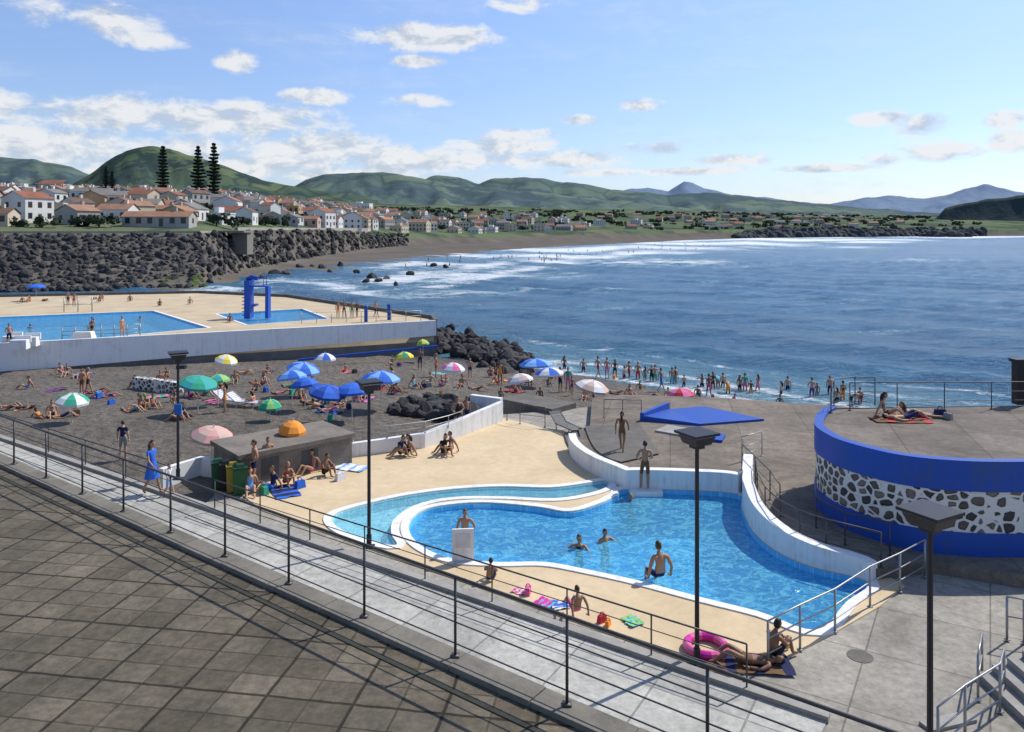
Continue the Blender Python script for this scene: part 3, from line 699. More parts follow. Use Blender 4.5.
# ------------------------------------------------------------ kiosk block, bins, white wall
a=P(240,488); b_=P(352,463); d=(b_-a).normalized(); n=Vector((-d.y,d.x,0)); n=n if n.y>0 else -n
mb=MB()
for z0,z1,ex in ((0,1.05,0),(1.05,1.22,.1)):
    c=[a-d*ex-n*ex,b_+d*ex-n*ex,b_+n*(2.6+ex)+d*ex,a+n*(2.6+ex)-d*ex]; k=len(mb.v)
    for z in (z0,z1):
        for p in c: mb.v.append((p.x,p.y,z))
    for q4 in ((3,2,1,0),(4,5,6,7),(0,1,5,4),(1,2,6,5),(2,3,7,6),(3,0,4,7)): mb.f.append(tuple(k+i for i in q4)); mb.m.append(0)
for t in (.25,.6): 
    q=a.lerp(b_,t)-n*.005; mb.box((q.x,q.y,.5),(.7,.02,.8),1,math.atan2(d.y,d.x))
mb.obj('concrete_kiosk',[M('kiosk_concrete',(.19,.165,.135),.9,.35,1.2,.4,18),M('steel_door',(.07,.075,.08),.5)])
def bin_(p,col,name='waste_bin'):
    mb=MB(); x,y,z=p; mb.box((x,y,z+.45),(.42,.42,.86),0,.4,taper=1.12); mb.box((x,y,z+.92),(.5,.5,.07),1,.4); mb.box((x,y,z+1.0),(.34,.34,.1),1,.4,taper=.7)
    mb.obj(name,[M('bin_'+col[0],col[1],.5,.1),M('bin_lid_'+col[0],dark(col[1],.6),.5,.1)])
for i,(u,v,cn_,cc) in enumerate([(218,487,'green',(.02,.10,.04)),(226,489,'black',(.02,.02,.02)),(233,491,'yellow',(.35,.28,.04)),(240,493,'green',(.02,.10,.04))]): bin_(P(u,v),(cn_,cc))
mb=MB(); ww=[P(352,457),P(425,448),P(462,436),P(503,421)]
wallpath(mb,ww,.25,-.1,lambda p:interp(p[0],[P(352,457).x,P(425,448).x,P(503,421).x],[.55,.62,.95])); mb.obj('white_low_wall',[white])
railing([q+Vector((0,.12,.62)) for q in smoothpoly(ww[:3],2,False)],.5,(1.,.5),.015,.01,metal_l)
mb=MB(); wallpath(mb,[P(163,480,.2),P(200,468,.2),P(236,474,.2)],.25,-.3,.9); mb.obj('white_low_wall',[white])
mb=MB(); q=P(463,562); mb.box((q.x,q.y,.5),(.62,.06,.9),0,.1); mb.box((q.x,q.y,.02),(.5,.3,.04),1,.1); mb.box((q.x,q.y-.035,.62),(.42,.012,.4),1,.1); mb.obj('white_sign_board',[white,M('pale_plastic',(.6,.6,.6))])
def block(u0,v0,u1,v1,h,dep,mat,name,z=0.):
    a=P(u0,v0,z); b_=P(u1,v1,z); d=(b_-a).normalized(); n=Vector((-d.y,d.x,0)); n=n if n.y>0 else -n
    mb=MB(); c=[a,b_,b_+n*dep,a+n*dep]
    for zz in (z-.6,z+h):
        for p in c: mb.v.append((p.x,p.y,zz))
    for q4 in ((3,2,1,0),(4,5,6,7),(0,1,5,4),(1,2,6,5),(2,3,7,6),(3,0,4,7)): mb.f.append(q4); mb.m.append(0)
    return mb.obj(name,[mat])
block(500,405,552,416,.35,2.0,concrete_d,'concrete_block',-.1)
block(470,408,500,412,.7,.3,white,'white_panel',-.1)
# low flat blue pad with a raised left kerb, and a smaller grey/blue pad beside it
mb=MB()
pa=[P(641,421,.3),P(700,426,.3),P(764,421,.3),P(704,408,.3),P(668,411,.3)]
n0=len(mb.v)
for zz in (.28,.40):
    for p in pa: mb.v.append((p.x,p.y,zz+(0.16 if (zz>.3 and p is pa[0]) else 0)))
for i in range(5): mb.f.append((i,(i+1)%5,5+(i+1)%5,5+i)); mb.m.append(0)
mb.f.append((5,6,7,8,9)); mb.m.append(0)
wallpath(mb,[P(640,421,.3),P(666,410,.3)],-.2,.25,.45)
mb.obj('blue_pad',[blue])
block(684,439,722,443,.12,1.1,blue,'blue_pad',.3); block(655,432,684,437,.08,1.3,concrete,'grey_pad',.3)
railing([P(604,418,.3)+Vector((k*.9,k*-.05,0)) for k in range(0,3)],.9,(1.,.5),.018,.01)
railing([P(507,420,0),P(520,424,0),P(545,427,0)],.95,(1.,.5),.02,.012)
def lounger(p,rot=0,mat=None,name='sun_lounger'):
    mb=MB(); R=Matrix.Rotation(rot,3,'Z')
    def T(x,y,z): q=R@Vector((x,y,0)); return (p[0]+q.x,p[1]+q.y,p[2]+z)
    for s in (-.3,.3):
        mb.tube([T(s,-.95,.3),T(s,.35,.32),T(s,.95,.75)],.03,6)
        for yy in (-.8,.3): mb.tube([T(s,yy,0),T(s,yy,.3)],.025,6)
    for k in range(12):
        y0=-.95+k*.108; mb.poly([T(-.3,y0,.32),T(.3,y0,.32),T(.3,y0+.09,.32),T(-.3,y0+.09,.32)])
    for k in range(6):
        y0=.35+k*.1; z0=.33+k*.072; mb.poly([T(-.3,y0,z0),T(.3,y0,z0),T(.3,y0+.085,z0+.06),T(-.3,y0+.085,z0+.06)])
    mb.obj(name,[mat or M('white_plastic',(.62,.62,.64),.4,.05)])
lounger(P(565,431,0),.5,M('grey_mesh',(.12,.12,.12)))
for (u,v,r) in [(230,405,1.2),(244,407,1.3)]: lounger(PB(u,v),r)
# ------------------------------------------------------------ left pool complex
DZ=.6
fr=[(-160,355),(45,344),(435,323)]
bk_=[(432,319),(290,297),(200,293),(-160,300)]
dk=[P(u,v,DZ) for u,v in fr+bk_]
bp=[P(u,v,DZ) for u,v in [(-120,322),(0,317),(153,311),(208,328),(100,338),(0,343),(-120,349)]]
sp_=[P(u,v,DZ) for u,v in [(217,314),(302,309),(328,319),(248,325)]]
if area2(bp)<0: bp=bp[::-1]
if area2(sp_)<0: sp_=sp_[::-1]
slab('upper_pool_deck',dk,[bp,sp_],DZ,1.9,M('tan_paving',(.50,.40,.26),.9,.2,.4))
for pl,nm in ((bp,'large_pool'),(sp_,'small_pool')):
    mb=MB(); wallpath(mb,offset(pl,.01),.03,DZ-1.2,1.15,0,True); mb.poly([(p.x,p.y,DZ-1.2) for p in pl]); mb.obj(nm+'_basin',[linerm])
    mb=MB(); mb.poly([(p.x,p.y,DZ-.15) for p in pl]); mb.obj(nm+'_water',[poolwater])
    mb=MB(); wallpath(mb,offset(pl,-.004),-.35,DZ-.02,.05,0,True); mb.obj(nm+'_coping',[white])
mb=MB(); f3=[P(u,v,DZ) for u,v in fr]; f3=[f3[0],f3[1]]+[f3[1].lerp(f3[2],k/6) for k in range(1,7)]
wallpath(mb,offset(f3,-.03,False),-.3,lambda p:interp(p[0],[-36,-7.5],[-1.25,-.55]),lambda p:DZ+.28,0); wallpath(mb,offset(f3,-.05,False),-.2,-3,1.9,1)
mb.obj('white_sea_wall',[weathered('sea_wall_white',(.80,.80,.79),(.48,.46,.42),.5),M('stained_wall',(.16,.15,.14),.9,.3,1.,.3,8)])
mb=MB(); f4=[P(435,323,DZ)+Vector((.2,0,0)),P(432,319,DZ)+Vector((.2,.3,0)),P(290,297,DZ),P(200,293,DZ),P(-160,300,DZ)]
wallpath(mb,f4,.35,-3.2,4.15,0); mb.obj('dark_sea_wall',[concrete_d])
mb=MB(); f5=[P(300,341,DZ)-Vector((0,.7,0)),P(437,329,DZ)-Vector((-.1,.9,0))]; wallpath(mb,f5,-.15,-.9,.2); mb.obj('blue_wall_stripe',[blue])
mb=MB(); a=P(-100,368,-.6); b_=P(48,357,-.6); wallpath(mb,[a,b_],2.,-1.6,1.35); mb.obj('white_terrace_ledge',[white])
for (u,v) in [(12,345),(30,346),(20,349)]:
    mb=MB(); q=P(u,v,DZ); mb.box((q.x,q.y,DZ+.35),(1.1,.8,.7),0,.2); mb.box((q.x,q.y+.35,DZ+.7),(1.1,.15,.5),0,.2); mb.obj('white_plastic_seat',[white])
mb=MB(); q=P(84,339,DZ); mb.box((q.x,q.y,DZ+.3),(1.6,.9,.6),0,.1,taper=.8); mb.obj('white_planter',[white])
mb=MB(); q=P(249,318,DZ); x,y,z=q
mb.box((x,y,z+1.9),(.55,1.3,3.8)); mb.box((x+.6,y,z+1.3),(.35,1.1,.2),0)
mb.tube([(x-.1,y,z+3.4),(x-.2,y,z+3.9),(x+.3,y,z+4.1),(x+.9,y,z+3.95)],[.25,.25,.25,.2],8)
mb.box((x+.9,y,z+3.2),(1.7,1.,.14)); mb.box((x+1.9,y,z+1.6),(.3,.9,3.2))
for k in range(9): mb.box((x-.45,y,z+.3+k*.35),(.35,.7,.05))
for s in (-.45,.45): mb.tube([(x+.2,y+s,z+3.2),(x+.2,y+s,z+4.1),(x+1.6,y+s,z+4.1),(x+1.6,y+s,z+3.2)],.04,6)
mb.obj('diving_tower',[blue])
for (u,v) in [(366,322),(389,320)]:
    mb=MB(); q=P(u,v,DZ); mb.box((q.x,q.y,DZ+.7),(.3,.25,1.4),0); mb.ball((q.x,q.y,DZ+1.4),(.2,.15,.2),0); mb.obj('blue_shower_post',[blue])
railing([P(62+k*13,339-k*.5,DZ) for k in range(7)],1.,(1.,.6,.3),.04,.03,metal_l)
railing([P(64+k*14,312-k*.3,DZ) for k in range(3)],1.6,(1.,.5),.05,.04,metal_l)
railing([P(300+k*15,324-k*.3,DZ)+Vector((0,.6,0)) for k in range(9)],1.,(1.,.5),.03,.02,metal_l)
block(132,386,178,392,.55,.5,peb,'pebble_wall',-.45); 
# ------------------------------------------------------------ umbrellas
CO=dict(blue=(.03,.13,.55),dblue=(.02,.07,.35),lblue=(.2,.4,.75),white=(.7,.7,.7),green=(.03,.33,.2),lgreen=(.25,.5,.15),yellow=(.75,.6,.08),pink=(.7,.15,.33),red=(.5,.04,.05),orange=(.8,.28,.04),beige=(.55,.40,.33),teal=(.05,.35,.33),black=(.02,.02,.02),navy=(.015,.02,.08),purple=(.15,.05,.22),grey=(.25,.25,.25),brown=(.15,.08,.04),cyan=(.1,.45,.55),mag=(.6,.03,.3),rose=(.62,.33,.30))
def umbrella(u,v,cols,d=1.9,h=1.95,tilt=0.,z=None):
    if z is None: g=PB(u,v,h-.15)
    else:
        g=P(u,v,z+h-.15); g.z=z
    mb=MB(); n=8; R=d/2; ax=Matrix.Rotation(tilt,3,'Y')@Matrix.Rotation(tilt*.5,3,'X'); piv=Vector((0,0,h-.5))
    def T(x,y,z_): q=ax@(Vector((x,y,z_))-piv)+piv; return (g.x+q.x,g.y+q.y,g.z+q.z)
    mb.tube([(g.x,g.y,g.z-.2),T(0,0,h-.5),T(0,0,h+.08)],.02,6,2)
    prof=[(0,h),(.35,h-.05),(.7,h-.17),(1.,h-.38)]
    for k in range(n):
        for s in range(2):
            a0=2*math.pi*(k+s/2)/n; a1=2*math.pi*(k+(s+1)/2)/n; sc0=1. if s==0 else .95; sc1=.95 if s==0 else 1.
            for (r0,z0),(r1,z1) in zip(prof[:-1],prof[1:]):
                mb.poly([T(R*r0*sc0*math.cos(a0),R*r0*sc0*math.sin(a0),z0),T(R*r1*sc0*math.cos(a0),R*r1*sc0*math.sin(a0),z1),T(R*r1*sc1*math.cos(a1),R*r1*sc1*math.sin(a1),z1),T(R*r0*sc1*math.cos(a1),R*r0*sc1*math.sin(a1),z0)],k%2)
            mb.poly([T(R*sc0*math.cos(a0),R*sc0*math.sin(a0),h-.38),T(R*sc1*math.cos(a1),R*sc1*math.sin(a1),h-.38),T(R*sc1*math.cos(a1),R*sc1*math.sin(a1),h-.5),T(R*sc0*math.cos(a0),R*sc0*math.sin(a0),h-.5)],1)
        a0=2*math.pi*k/n; mb.tube([T(0,0,h-.45),T(R*.55*math.cos(a0),R*.55*math.sin(a0),h-.2)],.008,4,2)
    ms=[M('fabric_%s'%c_,CO[c_],.8,.08) for c_ in cols]+[M('umbrella_pole',(.6,.6,.6),.4,.05)]
    mb.obj('beach_umbrella',ms)
for u,v,c_,d_,h_ in [(226,357,('yellow','white'),1.5,2),(72,396,('green','white'),1.6,1.5),(198,379,('green','teal'),2.,2),(218,377,('teal','lgreen'),1.4,1.8),(303,365,('blue','lblue'),2.,2),(292,373,('blue','lblue'),1.7,1.9),(305,380,('blue','blue'),1.5,1.8),
 (325,355,('blue','white'),1.5,2),(270,402,('lgreen','green'),1.2,1.1),(327,388,('blue','dblue'),1.9,1.9),(352,386,('blue','blue'),1.9,1.9),(381,374,('blue','lblue'),2.1,2.1),(404,354,('green','yellow'),1.4,2),(453,365,('pink','white'),1.5,2),
 (423,341,('yellow','lgreen'),1.1,2),(212,430,('rose','beige'),1.7,1.5),(536,361,('blue','lblue'),2.4,2.),(549,370,('blue','white'),1.9,2.),(520,376,('beige','white'),1.6,1.9),(592,383,('white','beige'),2.,2.),(681,391,('pink','red'),1.6,1.9)]:
    umbrella(u,v,c_,d_,h_,random.uniform(-.22,.22))
g_=P(292,431,1.22); umbrella(292,424,('orange','orange'),1.1,.55,.1,1.22)
umbrella(36,285,('blue','blue'),2.2,2.1,0,DZ)
# ------------------------------------------------------------ people
POSES={}
def sym(d):
    o={}
    for k,v in d.items():
        if k in('sh','el','wr','hi','kn','an','to'): o[k+'L']=Vector(v); o[k+'R']=Vector((-v[0],v[1],v[2]))
        else: o[k]=Vector(v)
    return o
POSES['stand']=sym(dict(pel=(0,0,.95),wai=(0,0,1.1),che=(0,.01,1.29),nek=(0,.02,1.46),hed=(0,-.005,1.60),sh=(.165,.02,1.40),el=(.22,.04,1.12),wr=(.23,-.04,.87),hi=(.09,0,.9),kn=(.10,-.01,.49),an=(.105,.03,.075),to=(.12,-.12,.03)))
q_=dict(POSES['stand']); q_.update(elL=Vector((.30,.06,1.14)),wrL=Vector((.16,-.09,1.0)),elR=Vector((-.24,.02,1.13)),wrR=Vector((-.20,-.18,1.05)),knL=Vector((.13,-.05,.49)),anL=Vector((.14,0,.075)),toL=Vector((.17,-.14,.03))); POSES['relax']=q_
q_=dict(POSES['stand']); q_.update(knL=Vector((.09,-.13,.52)),anL=Vector((.09,-.27,.09)),toL=Vector((.1,-.42,.06)),knR=Vector((-.09,.04,.48)),anR=Vector((-.09,.28,.13)),toR=Vector((-.1,.16,.03)),elL=Vector((.23,.12,1.14)),wrL=Vector((.22,.14,.89)),elR=Vector((-.23,-.08,1.13)),wrR=Vector((-.21,-.26,.95))); POSES['walk']=q_
POSES['sit']=sym(dict(pel=(0,0,.13),wai=(0,.05,.27),che=(0,.08,.46),nek=(0,.05,.63),hed=(0,0,.77),sh=(.165,.07,.57),el=(.25,.2,.33),wr=(.25,.3,.06),hi=(.09,-.03,.12),kn=(.13,-.42,.36),an=(.12,-.68,.08),to=(.13,-.82,.05)))
POSES['hug']=sym(dict(pel=(0,0,.13),wai=(0,.02,.28),che=(0,-.04,.46),nek=(0,-.1,.62),hed=(0,-.17,.75),sh=(.16,-.06,.56),el=(.23,-.2,.36),wr=(.09,-.42,.36),hi=(.09,-.03,.12),kn=(.12,-.38,.45),an=(.11,-.5,.08),to=(.12,-.65,.04)))
POSES['edge']=sym(dict(pel=(0,0,.13),wai=(0,.02,.28),che=(0,0,.48),nek=(0,-.04,.65),hed=(0,-.09,.79),sh=(.18,0,.59),el=(.29,.05,.34),wr=(.30,-.02,.07),hi=(.10,-.04,.12),kn=(.14,-.44,.13),an=(.13,-.5,-.28),to=(.14,-.64,-.34)))
POSES['lie']=sym(dict(pel=(0,0,.12),wai=(0,.15,.11),che=(0,.34,.12),nek=(0,.51,.12),hed=(0,.66,.15),sh=(.165,.45,.11),el=(.27,.24,.06),wr=(.22,-.0,.06),hi=(.09,-.05,.11),kn=(.12,-.42,.33),an=(.11,-.72,.07),to=(.12,-.86,.05)))
POSES['prone']=sym(dict(pel=(0,0,.11),wai=(0,.15,.12),che=(0,.33,.19),nek=(0,.46,.28),hed=(0,.54,.40),sh=(.165,.40,.22),el=(.22,.50,.05),wr=(.07,.68,.06),hi=(.09,-.05,.10),kn=(.1,-.45,.07),an=(.1,-.85,.06),to=(.1,-.98,.03)))
q_=dict(POSES['stand']); q_.update(wai=Vector((0,-.08,1.05)),che=Vector((0,-.26,1.14)),nek=Vector((0,-.42,1.18)),hed=Vector((0,-.56,1.16)),shL=Vector((.165,-.34,1.14)),shR=Vector((-.165,-.34,1.14)),elL=Vector((.2,-.36,.86)),elR=Vector((-.2,-.36,.86)),wrL=Vector((.16,-.46,.62)),wrR=Vector((-.16,-.46,.62)),pel=Vector((0,.06,.93)),hiL=Vector((.09,.05,.88)),hiR=Vector((-.09,.05,.88))); POSES['bend']=q_
q_=dict(POSES['stand']); q_.update(elL=Vector((.34,-.12,1.26)),elR=Vector((-.34,-.12,1.26)),wrL=Vector((.42,-.36,1.22)),wrR=Vector((-.42,-.36,1.22))); POSES['wade']=q_
RAD=dict(pel=(.15,.105),wai=(.125,.09),che=(.15,.10),nek=(.055,.055),hb=(.05,.05),sh=(.062,.062),el=(.043,.043),wr=(.028,.028),hi=(.088,.088),kn=(.058,.058),an=(.038,.038),to=(.034,.026))
BONES=[('pel','wai'),('wai','che'),('che','nek'),('nek','hb')]+[(a+s,b+s) for s in 'LR' for a,b in (('sh','el'),('el','wr'),('hi','kn'),('kn','an'),('an','to'))]+[('che','shL'),('che','shR'),('pel','hiL'),('pel','hiR')]
_bodies={}
def body(pose,fem):
    key=(pose,fem)
    if key in _bodies: return _bodies[key]
    jt=dict(POSES[pose]); jt['hb']=jt['nek'].lerp(jt['hed'],.5)
    names=list(jt); names.remove('hed'); names.sort(key=lambda k:k!='pel'); idx={k:i for i,k in enumerate(names)}
    me=bpy.data.meshes.new('tmp'); me.from_pydata([jt[k] for k in names],[(idx[a],idx[b_]) for a,b_ in BONES],[])
    o=bpy.data.objects.new('tmp',me); SC.collection.objects.link(o)
    md=o.modifiers.new('s','SKIN'); md.branch_smoothing=.4; 
    sv=me.skin_vertices[0].data
    for k in names:
        kk=k[:2] if k[-1] in 'LR' and len(k)==3 else k
        r=RAD[kk]
        if fem and kk in('che','sh','el','kn','nek','wai'): r=(r[0]*.86,r[1]*.9)
        if fem and kk in('hi',): r=(r[0]*1.08,r[1]*1.08)
        sv[idx[k]].radius=r; sv[idx[k]].use_root=(k=='pel')
    sb=o.modifiers.new('b','SUBSURF'); sb.levels=1; sb.render_levels=1
    dg=bpy.context.evaluated_depsgraph_get(); ev=o.evaluated_get(dg); m2=ev.to_mesh()
    mb=MB(); mb.v=[tuple(v.co) for v in m2.vertices]
    for p in m2.polygons:
        c=p.center; best=None
        for a,b_ in BONES:
            A_,B_=jt[a],jt[b_]; ab=B_-A_; t=max(0,min(1,(c-A_).dot(ab)/max(ab.length_squared,1e-9))); dd=(c-(A_+ab*t)).length
            if best is None or dd<best[0]: best=(dd,a,b_,t)
        _,a,b_,t=best; s=0
        if a=='pel' and b_=='wai': s=3 if t<.6 else 1
        elif a=='pel': s=3
        elif a=='wai': s=1 if t<.55 else 8
        elif a=='che' and b_=='nek': s=8 if t<.15 else 2 if t<.75 else 0
        elif a=='che': s=8 if t<.35 else 2
        elif a[:2]=='sh': s=2 if t<.5 else 0
        elif a[:2]=='hi': s=3 if t<.3 else 5 if t<.8 else 0
        mb.f.append(tuple(p.vertices)); mb.m.append(s)
    ev.to_mesh_clear(); bpy.data.objects.remove(o)
    up=(jt['hed']-jt['nek']).normalized()
    if pose=='lie': fw=Vector((0,-.25,1))
    elif pose=='prone': fw=Vector((0,1,0)); up=Vector((0,-.1,1)).normalized()
    elif pose=='bend': fw=Vector((0,-.4,-1)); up=Vector((0,-1,.25)).normalized()
    else: fw=Vector((0,-1,-.12)); up=Vector((0,-.1,1)).normalized()
    fw=(fw-up*fw.dot(up)).normalized(); rt=fw.cross(up).normalized(); Bm=Matrix((rt,fw,up)).transposed(); hc=jt['hed']
    n0=len(mb.v); seg,rg=14,11
    loc=[]
    for i in range(rg+1):
        th=math.pi*i/rg
        for k in range(seg):
            ph=2*math.pi*k/seg; x,y,z=math.sin(th)*math.cos(ph),math.sin(th)*math.sin(ph),math.cos(th)
            jw=1-.28*max(0,-z)**1.2; q=Vector((x*.073*jw,y*.092*(1-.12*max(0,-z)),z*.118)); hr=(z>.42 or (z>-.55 and y<.15))
            loc.append((x,y,z,hr)); 
            if hr: q*=1.10
            mb.v.append(tuple(hc+Bm@q))
    for i in range(rg):
        for k in range(seg):
            a=i*seg+k; b_=i*seg+(k+1)%seg; h_=sum(loc[j][3] for j in (a,b_,a+seg,b_+seg))>=3
            mb.f.append((n0+a,n0+a+seg,n0+b_+seg,n0+b_)); mb.m.append(4 if h_ else 0)
    H_=lambda x,y,z:hc+Bm@Vector((x,y,z))
    for s in (-1,1):
        mb.ball(H_(s*.03,.078,.006),(.013,.009,.007),6,6,4,Bm); mb.ball(H_(s*.076,0,-.005),(.010,.018,.028),0,6,4,Bm)
        mb.ball(H_(s*.03,.083,.026),(.018,.006,.004),4,6,4,Bm)
    mb.tube([H_(0,.082,.012),H_(0,.105,-.022),H_(0,.085,-.03)],[.007,.014,.008],6,0); mb.ball(H_(0,.079,-.052),(.022,.008,.006),7,8,4,Bm)
    if fem:
        bk=-fw; c0=hc+Bm@Vector((0,-.06,.02)); dn_=Vector((0,0,-1)) if pose not in('lie','prone') else -up
        mb.tube([c0,c0+bk*.035+dn_*.12,c0+bk*.03+dn_*.27,c0+bk*.02+dn_*.36],[.075,.085,.07,.03],8,4,True,.6)
    for s in 'LR':
        w_=jt['wr'+s]; d=(w_-jt['el'+s]).normalized(); sg=1 if s=='L' else -1
        if pose in('sit','edge','lie','prone'): d=Vector((d.x*.6,-.8 if pose!='prone' else .8,0)).normalized()
        side=Vector((0,-1,0)) if abs(d.z)>.6 else Vector((-sg,0,0)); side=(side-d*side.dot(d)).normalized(); nrm=d.cross(side)
        mb.tube([w_-d*.01,w_+d*.03,w_+d*.085],[.026,.036,.034],8,0,True,.55)
        for k,(o_,L_) in enumerate([(.027,.062),(.009,.072),(-.009,.068),(-.026,.052)]):
            b0=w_+d*.075+side*o_; pin=nrm*(-.012*sg)
            mb.tube([b0,b0+d*L_*.5+pin*.5,b0+d*L_*.85+pin*1.6],[.0095,.009,.006],5,0)
        b0=w_+d*.03+side*.03; mb.tube([b0,b0+side*.025+d*.025,b0+side*.03+d*.055],[.012,.011,.007],5,0)
    me=bpy.data.meshes.new('person_'+pose); me.from_pydata(mb.v,[],mb.f)
    for k in range(9): me.materials.append(None)
    me.polygons.foreach_set('material_index',mb.m); me.polygons.foreach_set('use_smooth',[True]*len(mb.f)); me.update()
    _bodies[key]=me; return me
SK=[M('skin_light',(.50,.30,.20),.55,.06,4),M('skin_tan',(.38,.21,.125),.55,.06,4),M('skin_brown',(.26,.14,.085),.55,.06,4)]
HR=[M('hair_dark',(.02,.015,.012),.5),M('hair_brown',(.07,.04,.02),.5),M('hair_fair',(.28,.19,.09),.5)]
EYE=M('eye_dark',(.02,.015,.01),.2); LIP=M('lips',(.35,.12,.1),.4)
def cloth(c_): return M('cloth_'+c_,CO[c_],.85,.1,5)
def person(loc,pose='stand',face=0.,fem=False,outfit='trunks',c1='blue',c2='navy',sc=1.,sk=None,hr=None,name=None,dress=False):
    me=body(pose,fem); nm=name or {'stand':'standing','relax':'standing','walk':'walking','sit':'seated','hug':'seated','edge':'seated','lie':'lying','prone':'lying','bend':'bending','wade':'wading'}[pose]+('_woman' if fem else '_man')
    o=bpy.data.objects.new(nm,me); SC.collection.objects.link(o)
    o.location=loc; o.rotation_euler=(0,0,math.radians(face)); o.scale=(sc*random.uniform(.95,1.08),sc*random.uniform(.95,1.08),sc)
    s=SK[random.choice([0,1,1,2]) if sk is None else sk]; h=HR[random.choice([0,0,1,1,2]) if hr is None else hr]
    a,b_=cloth(c1),cloth(c2)
    ms=[s,s,s,b_,h,s,EYE,LIP,s]
    if outfit=='trunks': ms[5]=b_ 
    if outfit=='bikini': ms[3]=a; ms[8]=a
    if outfit=='swimsuit': ms[3]=a; ms[8]=a; ms[1]=a
    if outfit=='shirt': ms[1]=ms[2]=ms[8]=a; ms[5]=b_
    if outfit=='brief': ms[5]=s
    for i,m_ in enumerate(ms):
        o.material_slots[i].link='OBJECT'; o.material_slots[i].material=m_
    if dress:
        mb=MB(); prof=[(1.06,.125),(.95,.16),(.8,.19),(.6,.23),(.52,.25)]
        for (z0,r0),(z1,r1) in zip(prof[:-1],prof[1:]):
            for k in range(16):
                t0,t1=2*math.pi*k/16,2*math.pi*(k+1)/16; w0=1+.06*(k%2); w1=1+.06*((k+1)%2)
                mb.poly([(r0*math.cos(t0)*w0,r0*.85*math.sin(t0)*w0,z0),(r0*math.cos(t1)*w1,r0*.85*math.sin(t1)*w1,z0),(r1*math.cos(t1)*w1,r1*.85*math.sin(t1)*w1,z1),(r1*math.cos(t0)*w0,r1*.85*math.sin(t0)*w0,z1)])
        d_=mb.obj('dress_skirt',[a],True); d_.parent=o
    return o
person(PW(152,494),'walk',70,True,'shirt','blue','blue',1.03,1,0,dress=True,name='woman_in_blue_dress')
person(PW(169,496),'walk',60,False,'shirt','white','lblue',.62,0,1,name='walking_child')
person(PB(123,460),'stand',180,False,'shirt','navy','grey',.95)
person(P(254,488),'relax',-60,False,'brief','blue','navy',1.03,1,0)
person(P(268,480),'stand',30,False,'trunks','blue','red',.95,1,0)
person(P(272,490),'sit',-50,False,'shirt','navy','blue',1.,1,1); person(P(286,484),'hug',40,True,'bikini','red','red',1.,1,2)
person(P(312,472),'sit',-30,True,'bikini','pink','red',1.,1,0); person(P(324,475),'hug',60,False,'trunks','blue','black',1.,2,0)
person(P(250,492),'sit',20,True,'swimsuit','lblue','red',1.,0,1)
person(P(408,456),'sit',-70,True,'swimsuit','black','black',1.05,1,0); person(P(400,455),'hug',60,False,'shirt','navy','black',1.,1,0)
person(P(444,454),'hug',30,True,'shirt','black','black',1.05,1,0); person(P(450,452),'sit',-60,False,'trunks','grey','red',1.,1,0)
person(P(457,434)+Vector((0,.5,0)),'relax',10,True,'swimsuit','black','black',.95,1,0); person(P(466,432)+Vector((0,.6,0)),'stand',40,False,'trunks','black','navy',.9,2,0)
person(P(645,489)+Vector((0,-.02,0)),'relax',175,False,'trunks','grey','brown',1.03,1,0)
person(P(622,452,UZ),'walk',160,True,'swimsuit','brown','navy',.98,2,0)
person(Vector((*XY(P(465,551)),-.35)),'relax',-10,False,'trunks','blue','grey',.93,1,1,name='standing_boy')
WZ=-.18
def swimmer(u,v,depth,face,fem,hr,sk=1,c='navy',sc=1.,pose='wade'):
    q=P(u,v,WZ); person(Vector((q.x,q.y,WZ-depth)),pose,face,fem,'swimsuit' if fem else 'brief',c,c,sc,sk,hr,name='swimmer')
swimmer(579,548,1.30,-20,True,0,1,'black'); swimmer(605,541,1.25,30,False,0,1,'navy',.95); swimmer(631,501,1.46,0,True,2,1,'red')
person(P(660,580),'edge',195,False,'trunks','grey','navy',1.12,1,1)
person(PW(577,614),'sit',200,False,'trunks','grey','pink',.78,1,1,name='seated_child'); person(P(490,582),'hug',170,False,'trunks','grey','navy',.7,1,0,name='seated_child')
person(P(748,664),'lie',-100,True,'bikini','brown','black',1.,2,0,name='sunbathing_woman'); person(P(772,660),'hug',120,False,'trunks','grey','black',1.,2,0)
def ring(p,R,r,c1,c2):
    mb=MB(); n=24;k_=10
    for i in range(n):
        for k in range(k_):
            f=[]
            for (a,b_) in ((i,k),(i+1,k),(i+1,k+1),(i,k+1)):
                t=2*math.pi*a/n; s=2*math.pi*b_/k_; f.append((p[0]+(R+r*math.cos(s))*math.cos(t),p[1]+(R+r*math.cos(s))*math.sin(t),p[2]+r+r*math.sin(s)))
            mb.poly(f,(i//3)%2)
    mb.obj('inflatable_ring',[M('vinyl_'+c1,CO[c1],.25,.05),M('vinyl_'+c2,CO[c2],.25,.05)],True)
ring(P(706,650),.42,.10,'pink','mag')
def towel(p,rot,c1,c2,w=.9,l=1.7,dz=.012):
    mb=MB(); R=Matrix.Rotation(rot,3,'Z'); N=9;Mx=5
    V=[[None]*(Mx+1) for _ in range(N+1)]
    for i in range(N+1):
        for j in range(Mx+1):
            q=R@Vector(((j/Mx-.5)*w,(i/N-.5)*l,0)); V[i][j]=(p[0]+q.x+random.uniform(-.03,.03),p[1]+q.y+random.uniform(-.03,.03),p[2]+dz+.05*random.random())
    for i in range(N):
        for j in range(Mx): mb.poly([V[i][j],V[i][j+1],V[i+1][j+1],V[i+1][j]],(i%3==0)*1)
    mb.obj('beach_towel',[cloth(c1),cloth(c2)],True)
